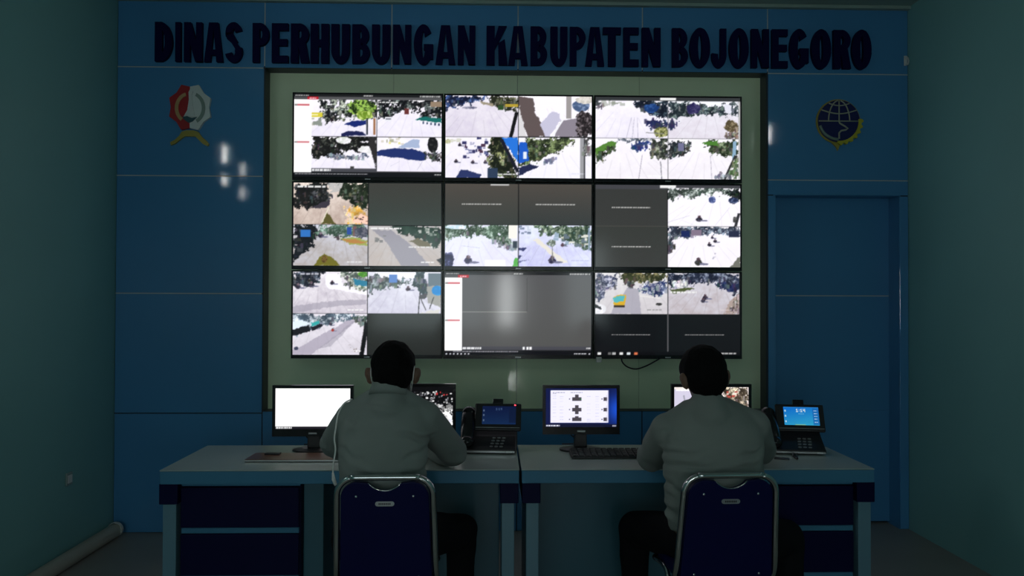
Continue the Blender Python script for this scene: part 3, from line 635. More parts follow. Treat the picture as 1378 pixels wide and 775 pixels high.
def tv31(a):
    fill(a, (.04, .04, .05))
    p = sub(a, 0, 0, .5, .5); road(p, (.93, .91, .94), (.78, .75, .80)); belt(p, [(0, 0), (.45, 0), (.4, .15), (.25, .33), (0, .35)], (.09, .1, .14), (.4, .44, .5), .56, 2.6, .05); poly(p, [(.45, .06), (.62, .05), (.68, .3), (1, .48), (1, .56), (.5, .42), (.42, .3)], (.98, .97, 1)); belt(p, [(.64, .02), (1, 0), (1, .46), (.8, .4), (.68, .22)], (.26, .3, .28), (.82, .84, .8), .48, 2.2, .1); poly(p, [(.8, .16), (1, .22), (1, .36), (.84, .32)], (.20, .50, .62)); blob(p, .94, .06, .07, .07, (.3, .55, .2), (.5, .7, .3)); poly(p, [(0, .85), (.4, .72), (1, .66), (1, .78), (.5, .85), (0, 1)], (.62, .60, .66), .6); bike(p, .07, .37, .05); bike(p, .25, .33, .05); bike(p, .53, .28, .04); dashes(p, .74, .96, .92, (.98, .98, .98), .03, .03); dashes(p, .1, .35, .06, (.8, .8, .85), .03, .04)
    p = sub(a, .505, 0, 1, .5); road(p, (.90, .90, .95), (.80, .79, .86)); rect(p, .1, 0, .66, .16, (.97, .97, 1)); belt(p, [(0, .02), (.2, .1), (.55, .2), (.6, .24), (.3, .34), (.05, .45), (0, .6)], (.24, .28, .28), (.6, .64, .66), .5, 2.2, .05); rect(p, .29, .07, .4, .26, (.36, .52, .78)); belt(p, [(.58, .18), (.68, 0), (.8, 0), (.8, .6), (.66, .45)], (.20, .26, .28), (.45, .5, .55), .55, 2.2, .05); rect(p, .82, .03, 1, .35, (.40, .46, .50)); poly(p, [(.8, .35), (1, .32), (1, .85), (.82, .75)], (.62, .62, .60)); blob(p, .95, .45, .08, .12, (.12, .52, .80), (.2, .6, .85), .5, 4, .1); bike(p, .55, .42, .045, (.22, .16, .2)); bike(p, .41, .37, .02); line(p, .71, .5, .69, 1, (.15, .15, .15), .012); line(p, .71, .6, .79, .92, (.2, .2, .2), .012); rect(p, .7, .55, .78, .65, (.3, .3, .32)); line(p, .9, .6, .84, .9, (.2, .2, .2), .012); poly(p, [(.68, 1), (.85, .92), (1, .9), (1, 1)], (.85, .84, .82), 1, .2)
    p = sub(a, 0, .505, .5, 1); road(p, (.92, .90, .94), (.84, .82, .86)); belt(p, [(0, 0), (.9, 0), (.8, .12), (.6, .18), (.4, .3), (.2, .4), (0, .55)], (.28, .34, .4), (.88, .92, .96), .48, 2.2, .05); poly(p, [(0, .2), (.12, .14), (.22, .26), (0, .4)], (.90, .95, 1)); poly(p, [(0, .4), (.22, .28), (.24, .42), (0, .55)], (.10, .10, .13)); poly(p, [(.24, .22), (.36, .18), (.38, .24), (.26, .3)], (.22, .66, .66)); poly(p, [(.24, .32), (.4, .24), (.4, .3), (.26, .42)], (.12, .12, .16)); poly(p, [(0, .9), (.3, .6), (.75, .16), (.86, .14), (.7, .4), (.25, 1), (0, 1)], (.66, .63, .70), .75); poly(p, [(.35, .85), (.8, .2), (.84, .2), (.5, .8)], (.6, .58, .64), .5); belt(p, [(.82, .06), (1, 0), (1, .35), (.85, .22)], (.2, .26, .24), (.6, .66, .64), .5, 2, .05); line(p, 1.0, .2, .93, 1, (.08, .08, .09), .06); bike(p, .54, .40, .03, (.7, .2, .14)); bike(p, .51, .26, .03); specks(p, .75, .75, .9, .95, [(.66, .62, .62)], 8, .01); dashes(p, .85, .93, .9, (1, 1, 1), .03, .03); blob(p, .05, .84, .03, .04, (.2, .22, .3), (.4, .4, .5))
    p = sub(a, .505, .505, 1, 1); grey_feed(p, (.17, .18, .17), (.15, .16, .155), False)
def tv32(a):
    ui(a, None); p = sub(a, .118, .068, 1, .895)
    h, w = p.shape[:2]; k = (np.linspace(0, 1, h)[:, None]*.5+np.linspace(0, 1, w)[None, :]*.2)[..., None]
    p[:] = np.array((.335, .335, .345))*(1-k)+np.array((.32, .32, .31))*k  # grey gradient has the room's reflection painted in
    line(p, 0, .5, .5, .5, (.72, .72, .70), .007); line(p, .5, 0, .5, .5, (.25, .25, .25), .004)
    for x in (.53, .557, .577): rect(a, x, .9, x+.015, .932, (.96, .96, .97))
    rect(a, 0, .945, 1, 1, (.06, .06, .08)); dashes(a, .06, .5, .957, (.6, .6, .63), .012, .008)
    for x in (.01, .035, .06, .085, .11, .135, .16): rect(a, x, .974, x+.010, .992, (.85, .85, .88))
    dashes(a, .88, .97, .982, (.8, .8, .82), .012, .01); rect(a, .98, .973, .99, .99, (.8, .8, .82))
def tv33(a):
    fill(a, (.07, .075, .088))
    p = sub(a, 0, 0, .497, .5); road(p, (.88, .87, .88), (.82, .80, .82)); belt(p, [(0, 0), (.3, .05), (.3, .3), (.15, .5), (0, .7)], (.20, .22, .32), (.80, .80, .86), .48, 2.2, .04); belt(p, [(.3, 0), (1, 0), (1, .2), (.6, .25), (.4, .22)], (.20, .22, .14), (.62, .58, .42), .5, 2.2, .05); belt(p, [(.6, .3), (.98, .2), (1, .5), (.85, .56), (.65, .5)], (.14, .18, .34), (.82, .84, .9), .5, 2, .06); belt(p, [(.42, .26), (.58, .26), (.55, .36), (.46, .36)], (.18, .18, .2), (.4, .4, .4), .5, 2, .1); poly(p, [(.45, .35), (.6, .4), (.64, 1), (.2, 1)], (.62, .61, .67), .7); poly(p, [(.26, .58), (.42, .52), (.42, .74), (.4, .8), (.26, .8)], (.85, .68, .18)); poly(p, [(.26, .6), (.41, .55), (.4, .7), (.26, .72)], (.34, .72, .74)); rect(p, .26, .79, .41, .84, (.2, .18, .16)); blob(p, .05, .88, .11, .12, (.9, .9, .92), W_, .5, 3, .1); poly(p, [(0, .75), (.08, .82), (.1, .88), (0, .86)], (.1, .1, .12)); dashes(p, .72, .92, .9, (.5, .5, .5), .02, .03); blob(p, .88, .76, .04, .03, (.2, .2, .2), (.4, .4, .4)); line(p, .62, .56, .9, .62, (.92, .91, .9), .02)
    p = sub(a, .503, 0, .99, .5); road(p, (.83, .82, .86), (.74, .70, .72)); belt(p, [(0, 0), (1, 0), (1, .55), (.85, .4), (.62, .22), (.35, .25), (0, .35)], (.12, .14, .22), (.62, .66, .74), .52, 2.2, .04); belt(p, [(.03, .22), (.3, .2), (.3, .36), (.03, .38)], (.62, .64, .68), W_, .4, 2, .06); poly(p, [(.03, .42), (.25, .36), (.38, .38), (.08, .52)], (.30, .34, .2)); dashes(p, .03, .4, .47, (.92, .92, .92), .05, .03); belt(p, [(.62, .22), (1, .3), (1, .46), (.8, .42)], (.08, .12, .3), (.3, .34, .5), .6, 2, .05); bike(p, .52, .6, .05, (.2, .16, .22)); bike(p, .49, .68, .04); poly(p, [(.78, 1), (.86, .7), (1, .5), (1, 1)], (.66, .58, .54), .8, .15); belt(p, [(.9, .75), (1, .5), (1, .95), (.9, .9)], (.3, .26, .24), (.85, .8, .78), .5, 2, .1); dashes(p, .73, .9, .9, (.85, .8, .8), .02, .03)
    line(a, .5, .5, .5, .97, (.55, .55, .56), .004); p = sub(a, 0, .5, .497, 1); dashes(p, .23, .77, .5, (.6, .6, .6), .022, .018); p = sub(a, .503, .5, 1, 1); dashes(p, .23, .77, .5, (.6, .6, .6), .022, .018)
    rect(a, 0, .955, 1, 1, (.05, .05, .065))
    for x, c in ((.02, (.9, .9, .9)), (.09, (.4, .4, .4)), (.12, (.7, .7, .7)), (.17, (.9, .9, .9)), (.22, (.85, .88, .9)), (.27, (.85, .45, .3))): rect(a, x, .962, x+.022, .99, c)
    dashes(a, .77, .97, .975, (.7, .7, .7), .014, .012)
def mon_white(a):
    fill(a, (1, 1, 1)); rect(a, 0, .93, 1, 1, (.10, .09, .12)); dashes(a, .01, .22, .96, (.9, .9, .9), .04, .015); blob(a, .55, .42, .06, .03, (.93, .93, .93), (1, 1, 1)); blob(a, .33, .70, .02, .02, (.85, .85, .85), (1, 1, 1))
def mon_dark(a):
    fill(a, (.04, .04, .05)); specks(a, .02, .12, 1, .75, [(.85, .85, .85), (.6, .6, .62), (.1, .1, .1), (.3, .3, .32)], 420, .011); specks(a, .78, .12, .95, .22, [(.7, .2, .2)], 6, .012); belt(a, [(.5, .75), (1, .55), (1, 1), (.5, 1)], (.9, .9, .9), (1, 1, 1), .5, 3, .1); specks(a, .7, .45, 1, .6, [(.5, .5, .5), (.8, .8, .8)], 30, .02); rect(a, 0, .93, 1, 1, (.1, .1, .12))
def mon_doc(a):
    h, w = a.shape[:2]; x = np.linspace(0, 1, w)[None, :, None]; y = np.linspace(0, 1, h)[:, None, None]
    k = np.exp(-((x-1.02)/.16)**2-((y-.55)/.38)**2)
    a[:] = np.array((.05, .08, .26))*(1-k)+np.array((.10, .30, .78))*k
    rect(a, .07, .06, .885, .885, (.91, .90, .97)); rect(a, .87, .06, .885, .885, (.78, .77, .86))
    dashes(a, .1, .27, .115, (.45, .45, .5), .012, .02); dashes(a, .35, .52, .115, (.5, .5, .55), .012, .02); dashes(a, .1, .15, .145, (.5, .5, .55), .01, .02)
    for y0 in (.2, .26, .33, .40, .47, .55, .63, .72, .78, .84):
        for x0 in (.1, .2, .58, .7):
            if rng.rand() < .75: dashes(a, x0, x0+.05, y0+rng.rand()*.03, (.74, .73, .79), .008, .015)
    g = (.28, .26, .29)
    for cy in (.28, .55, .80):
        rect(a, .375, cy-.045, .505, cy+.045, g); rect(a, .415, cy-.115 if cy < .7 else cy-.08, .465, cy+(.115 if abs(cy-.55) < .01 else .045), g)
        rect(a, .815, cy-.045, .862, cy+.045, g); line(a, .855, cy-.1, .855, cy+.1, (.55, .54, .6), .006); dashes(a, .33, .345, cy, (.3, .3, .33), .03, .02); dashes(a, .785, .8, cy, (.3, .3, .33), .03, .02)
    rect(a, .48, .27, .505, .30, (.2, .42, .28)); rect(a, 0, .925, 1, 1, (.06, .07, .17)); dashes(a, .01, .2, .96, (.85, .85, .9), .03, .02); dashes(a, .94, .99, .965, (.8, .8, .85), .03, .012)
def mon_road(a):
    road(a, (.92, .88, .86), (.86, .80, .80)); belt(a, [(.62, .03), (1, .03), (1, .9), (.9, .8), (.8, .45), (.66, .3)], (.24, .2, .16), (.88, .82, .72), .5, 2.4, .08); specks(a, .7, .1, .85, .25, [(.7, .3, .26), (.9, .86, .8)], 12, .02); poly(a, [(0, .05), (.3, .1), (.3, .6), (0, .6)], (.80, .78, .86)); blob(a, .2, .85, .07, .15, (.10, .28, .62), (.3, .6, .8), .5, 2.4, .2); line(a, 0, .6, .2, .62, (.6, .58, .62), .02); line(a, .13, .2, .16, .5, (.6, .6, .66), .02); dashes(a, .03, .2, .08, (1, 1, 1), .03, .02); rect(a, 0, .93, 1, 1, (.1, .1, .12))
DIG = {'1': ['010', '110', '010', '010', '111'], '4': ['101', '101', '111', '001', '001'], ':': ['0', '1', '0', '1', '0']}
def digits(a, txt, x, y, s, c):
    h, w = a.shape[:2]
    for ch in txt:
        for j, row in enumerate(DIG[ch]):
            for i, b in enumerate(row):
                if b == '1': rect(a, x+i*s, y+j*s*w/h, x+(i+1)*s, y+(j+1)*s*w/h, c)
        x += (len(DIG[ch][0])+1)*s
def phone_dark(a):
    h, w = a.shape[:2]; k = np.linspace(0, 1, h)[:, None, None]+np.zeros((1, w, 1))
    a[:] = np.array((.035, .085, .25))*(1-k)+np.array((.07, .17, .33))*k
    digits(a, '1:14', .40, .1, .014, (.3, .4, .55)); rect(a, .80, .12, 1, .9, (.04, .09, .22), .7)
    for y in (.25, .5, .78): rect(a, .03, y-.05, .07, y+.05, (.35, .42, .52))
def phone_bright(a):
    h, w = a.shape[:2]; y = np.linspace(0, 1, h)[:, None, None]; x = np.linspace(0, 1, w)[None, :, None]; k = np.clip(.15+.75*y+.25*x-.2, 0, 1)
    a[:] = np.array((.06, .46, .86))*(1-k)+np.array((.22, .72, .86))*k
    digits(a, '1:14', .36, .10, .02, (.9, .97, 1)); dashes(a, .42, .58, .38, (.5, .8, .95), .03, .02); rect(a, .82, .05, 1, .97, (.10, .42, .74), .75)
    for yy in (.2, .35, .5, .65, .82): dashes(a, .86, .95, yy, (.8, .9, 1), .035, .03)
    for yy in (.22, .5, .8): rect(a, .03, yy-.05, .07, yy+.05, (.75, .9, .97))
    rect(a, .3, .95, .6, 1, (.75, .85, .55), .6); rect(a, 0, 0, 1, .04, (.2, .55, .85))

def screen_obj(name, w, h, nx, ny, paint, m, parent, loc, rot=None):
    """display surface: a vertex grid, facing -y locally, carrying the picture as vertex colours"""
    a = np.zeros((ny*SS, nx*SS, 3)); paint(a)
    a = np.clip(a, 0, 1); b_ = np.pad(a, ((1, 1), (1, 1), (0, 0)), 'edge')
    a = a*.4+(b_[:-2, 1:-1]+b_[2:, 1:-1]+b_[1:-1, :-2]+b_[1:-1, 2:])*.15
    a = a.reshape(ny, SS, nx, SS, 3).mean((1, 3)); a = np.where(a <= .04045, a/12.92, ((a+.055)/1.055)**2.4)
    xs = (np.arange(nx)/(nx-1)-.5)*w; zs = (.5-np.arange(ny)/(ny-1))*h
    V = np.zeros((ny, nx, 3)); V[..., 0] = xs[None, :]; V[..., 2] = zs[:, None]
    idx = np.arange(nx*ny).reshape(ny, nx)
    q = np.stack([idx[1:, :-1], idx[1:, 1:], idx[:-1, 1:], idx[:-1, :-1]], -1).reshape(-1, 4)
    me = bpy.data.meshes.new(name)
    me.vertices.add(nx*ny); me.vertices.foreach_set('co', V.reshape(-1))
    me.loops.add(q.size); me.loops.foreach_set('vertex_index', q.reshape(-1).astype(np.int32))
    me.polygons.add(len(q)); me.polygons.foreach_set('loop_start', np.arange(0, q.size, 4, dtype=np.int32))
    me.update(); me.validate()
    at_ = me.attributes.new('picture', 'FLOAT_COLOR', 'POINT')
    at_.data.foreach_set('color', np.concatenate([a.reshape(-1, 3), np.ones((nx*ny, 1))], 1).astype(np.float32).reshape(-1))
    o = link(name, me, m, parent); o.location = loc
    if rot is not None: o.rotation_euler = rot
    return o
M_TV = screen_mat('tv_display', SCREEN)
M_MON = screen_mat('monitor_display', SCREEN*1.1)
M_PHD = screen_mat('phone_display', .8)

# ================================================================== the nine televisions
TX0, TX1, TZ0, TZ1 = -1.2977, 1.6229, 1.1076, 2.8258
TWD, THT = (TX1-TX0)/3, (TZ1-TZ0)/3
paints = [[tv11, tv12, tv13], [tv21, tv22, tv23], [tv31, tv32, tv33]]
tvl = [['top left wall television with white side list and shady tree-lined street feeds',
        'top middle wall television with a leaning grey trunk and blue tarpaulin in its feeds',
        'top right wall television with four pale wide road junction feeds'],
       ['middle left wall television with yellow flower bed feed beside a blank grey quarter',
        'centre wall television, blank grey above and two bright road feeds below',
        'middle right wall television with dark grey left half and two motorcycle road feeds'],
       ['bottom left wall television with three road feeds, partly behind the seated man\'s head',
        'bottom middle wall television, mostly plain grey with white side list',
        'bottom right wall television with yellow truck feed above two black quarters']]
for r_ in range(3):
    for c_ in range(3):
        cx = TX0+TWD*(c_+.5); z1 = TZ1-THT*r_; z0 = z1-THT; z0 += .003; z1 -= .003; w = TWD-.006
        yf = YW-.002
        t = thing('wall_television', (cx, GREEN_Y, z0), tvl[r_][c_], 'television', group='video wall televisions')
        hh = z1-z0; b = .010; bb = .024; loc = lambda yy: yy-GREEN_Y
        m = MB(); m.span((-w/2+.004, loc(yf+.010), .004), (w/2-.004, loc(yf+.045), hh-.004)); m.build('housing', M_BLACK, t, bevel=.004)
        m = MB(); m.span((-w*.32, loc(yf+.045), .05), (w*.32, loc(yf+.078), hh*.75)); m.build('rear_cover', M_BLACK, t, bevel=.01)
        m = MB(); m.span((-.2, loc(yf+.078), .12), (.2, -.0005, .42)); m.build('wall_bracket', M_STEEL, t)
        m = MB(); m.span((-w/2, loc(yf), 0), (-w/2+b, loc(yf+.03), hh)).span((w/2-b, loc(yf), 0), (w/2, loc(yf+.03), hh)).span((-w/2+b, loc(yf), 0), (w/2-b, loc(yf+.03), bb)).span((-w/2+b, loc(yf), hh-b), (w/2-b, loc(yf+.03), hh))
        m.build('bezel', M_BLACKG, t)
        screen_obj('display', w-2*b, hh-b-bb, 210, 118, paints[r_][c_], M_TV, t, (0, loc(yf+.004), bb+(hh-b-bb)/2))
        m = MB(); m.span((-.018, loc(yf-.0012), .006), (.018, loc(yf), .013)); m.build('brand_mark', M_STEEL, t)

# cable and adapter below the bottom right television
P = [at(836, 482, 5.0), at(838, 488, 5.0), at(845, 494, 5.01), at(856, 496.5, 5.01), at(868, 493, 5.01), at(880, 487, 5.0), at(892, 480, 5.0)]
o = MB().tube(smoothpath(P), .0045, 8).build('power_cable', M_BLACK, smooth=True); origin_to(o, at(856, 496, 5.01)); tag(o, 'black cable looping below the bottom right wall television', 'cable')
c = at(806, 484, YW-.02); o = MB().box((0, 0, 0), (.034, .026, .034)).build('cable_adapter', M_WHITE, bevel=.004); o.location = (c.x, YW-.017, c.z); tag(o, 'small white adapter at lower left corner of bottom right television', 'adapter')

# wall clip on the right corner, plate added in place of a glare smear on the left wall
t = thing('wall_hook', at(1224, 82, YW-.01), 'small pale hook high in the right corner of the blue wall', 'hook')
t.location.x = min(t.location.x, XR-.02)
t.location.y = YW
MB().span((-.010, -.008, -.03), (.010, -.0005, .035)).build('back_plate', M_WHITE, t, bevel=.002)
MB().tube(smoothpath([(0, -.008, .02), (0, -.03, .015), (0, -.04, -.01), (0, -.03, -.028), (0, -.012, -.025)]), .005, 8).build('hook_arm', M_WHITE, t, smooth=True)
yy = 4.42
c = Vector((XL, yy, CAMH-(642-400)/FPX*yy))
t = thing('glare_plate', c, 'small plate standing in for a glare smear on the dark left wall near the floor', 'smear')
MB().span((.0005, -.03, -.036), (.010, .03, .036)).build('plate', M_SMEAR, t, bevel=.003)
MB().span((.010, -.022, -.022), (.013, .022, .022)).build('plate_insert', M_WHITE, t, bevel=.001)
# rolled tube along the foot of the left wall
r0 = .042
ya, yb = 4.86, 1.2
t = thing('plastic_tube', (XL+r0+.012, ya, 0), 'long cream tube lying on the floor along the left wall', 'tube')
n = 24; rings = []
for (yy, rr) in ((0, r0), (yb-ya, r0), (yb-ya, r0-.006), (0, r0-.006)):
    rings.append([(rr*math.cos(2*PI*k/n), yy, r0+rr*math.sin(2*PI*k/n)) for k in range(n)])
MB().loft(rings, closed=True).build('tube_wall', M_CREAM, t, smooth=False)
MB().loft([[((r0-.007)*math.cos(2*PI*k/n), yy, r0+(r0-.007)*math.sin(2*PI*k/n)) for k in range(n)] for yy in (.001, -.01)]).build('end_plug', M_BLACK, t)
rings = [[(rr*math.cos(2*PI*k/n), yy, r0+.004+rr*math.sin(2*PI*k/n)) for k in range(n)] for (yy, rr) in ((.012, r0+.004), (-.012, r0+.004), (-.012, r0+.0005), (.012, r0+.0005))]
MB().loft(rings, closed=True).build('end_ring', M_WHITE, t)

# ================================================================== desks
DYF, DYB, DZ = 3.37, 3.93, .75
def desk(x0, x1, flip, label):
    """x0..x1; pedestal on the outer side: left unless flip"""
    L = x1-x0
    t = thing('office_desk', ((x0+x1)/2, (DYF+DYB)/2, 0), label, 'desk', group='two office desks')
    def fx(a): return (x0+a) if not flip else (x1-a)
    def b(name, m, a0, a1, y0, y1, z0, z1, par=t, bev=.003):
        mm = MB(); mm.span((min(fx(a0), fx(a1)), y0, z0), (max(fx(a0), fx(a1)), y1, z1)); return mm.build(name, m, par, bevel=bev, world=True)
    b('desktop', M_DTOP, 0, L, DYF, DYB, DZ-.006, DZ, bev=.003)
    b('edge_band', M_DBLUE, .002, L-.002, DYF+.001, DYB-.001, DZ-.062, DZ-.0062)
    zt = DZ-.0625
    # outer leg
    b('corner_block', M_DNAVY, -.006, .075, DYF+.012, DYB-.02, zt-.09, zt)
    b('side_panel', M_SIDEP, .008, .066, DYF+.02, DYB-.02, 0, zt-.0905)
    # inner leg
    b('corner_block', M_DNAVY, L-.085, L-.004, DYF+.012, DYB-.02, zt-.09, zt)
    b('side_panel', M_SIDEP, L-.078, L-.022, DYF+.02, DYB-.02, 0, zt-.0905)
    b('modesty_panel', M_MODEST, .60, L-.086, DYB-.10, DYB-.075, .10, zt)
    ped = b('pedestal', M_DNAVY, .076, .60, DYF+.055, DYB-.04, .06, zt)
    b('plinth', M_DNAVY, .09, .59, DYF+.08, DYB-.06, 0, .06)
    b('top_rail', M_DBLUE, .078, .60, DYF+.045, DYF+.0545, zt-.018, zt, ped)
    zz = [zt-.02, zt-.20, zt-.225, zt-.41, zt-.43, .075]
    for k in range(3):
        d = b('drawer', M_DNAVY, .080, .596, DYF+.034, DYF+.0545, zz[2*k+1]+.002, zz[2*k]-.002)
        if k < 2: b('pull_rail', M_DBLUE, .080, .596, DYF+.040, DYF+.0545, zz[2*k+2], zz[2*k+1], d)
    b('inner_side', M_MODEST, .601, .690, DYF+.10, DYB-.102, 0.0, zt)
    return t
xg = .1232
desk(-1.4492, xg-.004, False, 'left blue and white office desk with navy drawers at its left end')
desk(xg+.004, 1.7017, True, 'right blue and white office desk with navy drawers at its right end')

# ================================================================== desktop monitors
def monitor(px0, px1, py0, Y, paint, label, zbase=DZ, hpx=None, nx=150):
    a = at(px0, py0, Y); b = at(px1, py0, Y); w = b.x-a.x; ztop = (a.z+b.z)/2; h = w*.635
    zb_ = ztop-h; cx = (a.x+b.x)/2
    t = thing('desktop_monitor', (cx, Y, zbase), label, 'monitor', group='desk monitors')
    z0 = zb_-zbase
    bz = .015; bb = .036
    MB().span((-w/2+.003, .010, z0+.003), (w/2-.003, .035, z0+h-.003)).build('housing', M_BLACK, t, bevel=.006)
    m = MB(); m.span((-w/2, 0, z0), (-w/2+bz, .02, z0+h)).span((w/2-bz, 0, z0), (w/2, .02, z0+h)).span((-w/2+bz, 0, z0), (w/2-bz, .02, z0+bb)).span((-w/2+bz, 0, z0+h-bz), (w/2-bz, .02, z0+h)); m.build('bezel', M_BLACKG, t)
    screen_obj('display', w-2*bz, h-bz-bb, nx, int(nx*.58), paint, M_MON, t, (0, .004, z0+bb+(h-bz-bb)/2))
    MB().span((-.020, -.001, z0+.012), (.020, 0, z0+.020)).build('brand_mark', M_STEEL, t)
    m = MB(); m.loft([[(x, y, z) for x, y in ((-q, .036-.012), (q, .036-.012), (q, .036+.022), (-q, .036+.022))] for z, q in ((.014, .032), (z0+.06, .028))]); m.build('stand_neck', M_BLACK, t, bevel=.004)
    n = 32; m = MB(); m.loft([[(rx*math.cos(2*PI*k/n), .035+ry*math.sin(2*PI*k/n), z) for k in range(n)] for z, rx, ry in ((0, .105, .072), (.008, .105, .072), (.016, .06, .046))]); m.build('stand_base', M_BLACK, t)
    m = MB().tube(smoothpath([(-.05, .036, z0+.02), (-.045, .06, z0-.01), (-.02, .075, z0-.03), (.01, .07, z0-.03), (.0, .15, .012), (-.08, .16, .006)]), .0035, 6); m.build('signal_cable', M_BLACK, t, smooth=True)
    return t
monitor(366.5, 475.5, 518.5, 3.76, mon_white, 'desk monitor with blank white screen at the left end of the left desk')
monitor(505, 613.5, 516.5, 3.80, mon_dark, 'desk monitor with black and white picture, mostly hidden behind the left man')
monitor(730.5, 834, 518.5, 3.76, mon_doc, 'desk monitor showing a document with cross-shaped diagrams between the two men')
monitor(903.5, 1011.5, 517, 3.80, mon_road, 'desk monitor with a road picture, mostly hidden behind the right man')

# brown board, keyboard, small things
a = atz(331, 617, DZ+.012); 
t = thing('brown_board', (a.x+.23, 3.63, DZ), 'flat dark brown board lying on the desk below the white-screened monitor', 'board')
MB().span((-.23, -.10, .001), (.23, .055, .012)).build('board', M_BROWN, t, bevel=.003)
MB().span((-.23, -.1035, .003), (.23, -.1005, .010)).build('front_edge', M_STEEL, t)
MB().span((-.17, .0, .0122), (-.10, .035, .019)).build('clip', M_BLACK, t, bevel=.002)
t = thing('keyboard', (atz(768, 611, DZ+.015).x+.225, 3.650, DZ), 'black keyboard lying in front of the document monitor on the right desk', 'keyboard')
m = MB(); m.loft([[(-.225, -.068, .001), (.225, -.068, .001), (.225, .062, .001), (-.225, .062, .001)], [(-.225, -.068, .012), (.225, -.068, .012), (.225, .062, .024), (-.225, .062, .024)]]); m.build('case', M_BLACK, t, bevel=.003)
key = None
for r_ in range(6):
    for k in range(15):
        if key is None:
            key = MB().loft([[(-.0085, -.0085, 0), (.0085, -.0085, 0), (.0085, .0085, 0), (-.0085, .0085, 0)], [(-.0068, -.0065, .007), (.0068, -.0065, .007), (.0068, .0075, .007), (-.0068, .0075, .007)]]).mesh('key')
        o = link('key', key, M_BLACK, t); yk = -.056+r_*.0212
        o.location = (-.205+k*.0293, yk, .012+(yk+.075)*.08); o.scale = (1.5, .92, 1)
c = atz(1052, 617.5, DZ); o = MB().span((-.034, -.02, .0005), (.034, .02, .005)).build('card_holder', M_BLACK, bevel=.001); o.location = (c.x, c.y, DZ); o.rotation_euler.z = -.35; tag(o, 'thin black card lying on the right desk in front of the lit phone', 'card')
P = [atz(1066, 607, DZ+.006), atz(1068, 613, DZ+.006), atz(1073, 617, DZ+.006), atz(1072, 611, DZ+.006), atz(1078, 609, DZ+.006)]
o = MB().tube(smoothpath(P), .005, 8).build('short_cord', M_BLACK, smooth=True); origin_to(o, atz(1070, 612, DZ)); tag(o, 'short black cord lying in front of the lit phone', 'cord')

# ================================================================== video phones
def phone(px, py, paint, lit, label, rz):
    c = atz(px, py, DZ)                                # front edge centre
    t = thing('desk_phone', (c.x, c.y, DZ), label, 'phone', rz)
    # wedge body
    W = .125
    m = MB(); m.loft([[(x, -.0, .006), (x, .0, .022), (x, .10, .075), (x, .17, .12), (x, .19, .115), (x, .19, .006)] for x in (-W, W)]); m.build('body', M_BLACK, t, bevel=.004)
    m = MB(); m.span((-W+.005, -.006, .008), (W-.005, -.0005, .016)); ss = m.build('silver_strip', M_STEEL, t)
    MB().span((W-.045, -.0075, .008), (W-.018, -.0061, .016)).build('brand_mark', M_EWHITE, t)
    # tilted touch screen
    R = Euler((-.42, 0, 0)).to_matrix()
    hs = bpy.data.objects.new('screen_housing', None)
    sc = Vector((.030, .125, .158))
    hm = MB().box((0, 0, 0), (.232, .020, .138)).build('screen_housing', M_BLACK, t, bevel=.006); hm.location = sc; hm.rotation_euler = (-.42, 0, 0)
    screen_obj('display', .168, .092, 120, 66, paint, M_PHD, hm, (0.006, -.0107, .008))
    MB().span((-.11, -.0112, -.056), (.11, -.0102, -.053)).build('chin_line', M_STEEL, hm)
    MB().span((-.028, -.008, .0692), (.024, .014, .094)).build('webcam', M_BLACKG, hm, bevel=.003)
    if lit: MB().box((.085, -.0108, .060), (.008, .002, .005)).build('message_light', M_LED, hm)
    # handset in its cradle on the left
    hd = MB(); pth = [(-.112, .02, .060), (-.114, .05, .098), (-.116, .09, .132), (-.118, .13, .160), (-.118, .165, .178)]
    hd.tube(smoothpath(pth), [.034]*25, 12, flat=.62); hd.ell((-.112, .022, .055), (.037, .038, .030)); hd.ell((-.118, .162, .172), (.037, .038, .034)); hd.build('handset', M_BLACKG, t, smooth=True)
    MB().tube(smoothpath([(-.112, -.005, .05), (-.13, -.03, .02), (-.15, -.01, .008), (-.15, .05, .006), (-.13, .08, .012)]), .004, 6).build('handset_cord', M_BLACK, t, smooth=True)
    km = MB().loft([[(.0085*math.cos(2*PI*k/12), .0055*math.sin(2*PI*k/12), z) for k in range(12)] for z in (0, .003)]).mesh('key')
    for r_ in range(4):
        for k in range(3):
            o = link('key', km, M_KEY, t); y = .018+r_*.0195
            o.location = (.006+k*.024+r_*.003, y, .022+y*.53+.0008); o.rotation_euler = (math.atan(.53), 0, 0)
    return t
phone(659, 611, phone_dark, True, 'black video phone with dim dark blue screen and red light on left desk', -.08)
phone(1076, 612, phone_bright, False, 'black video phone with bright cyan screen on the right end of the right desk', -.16)

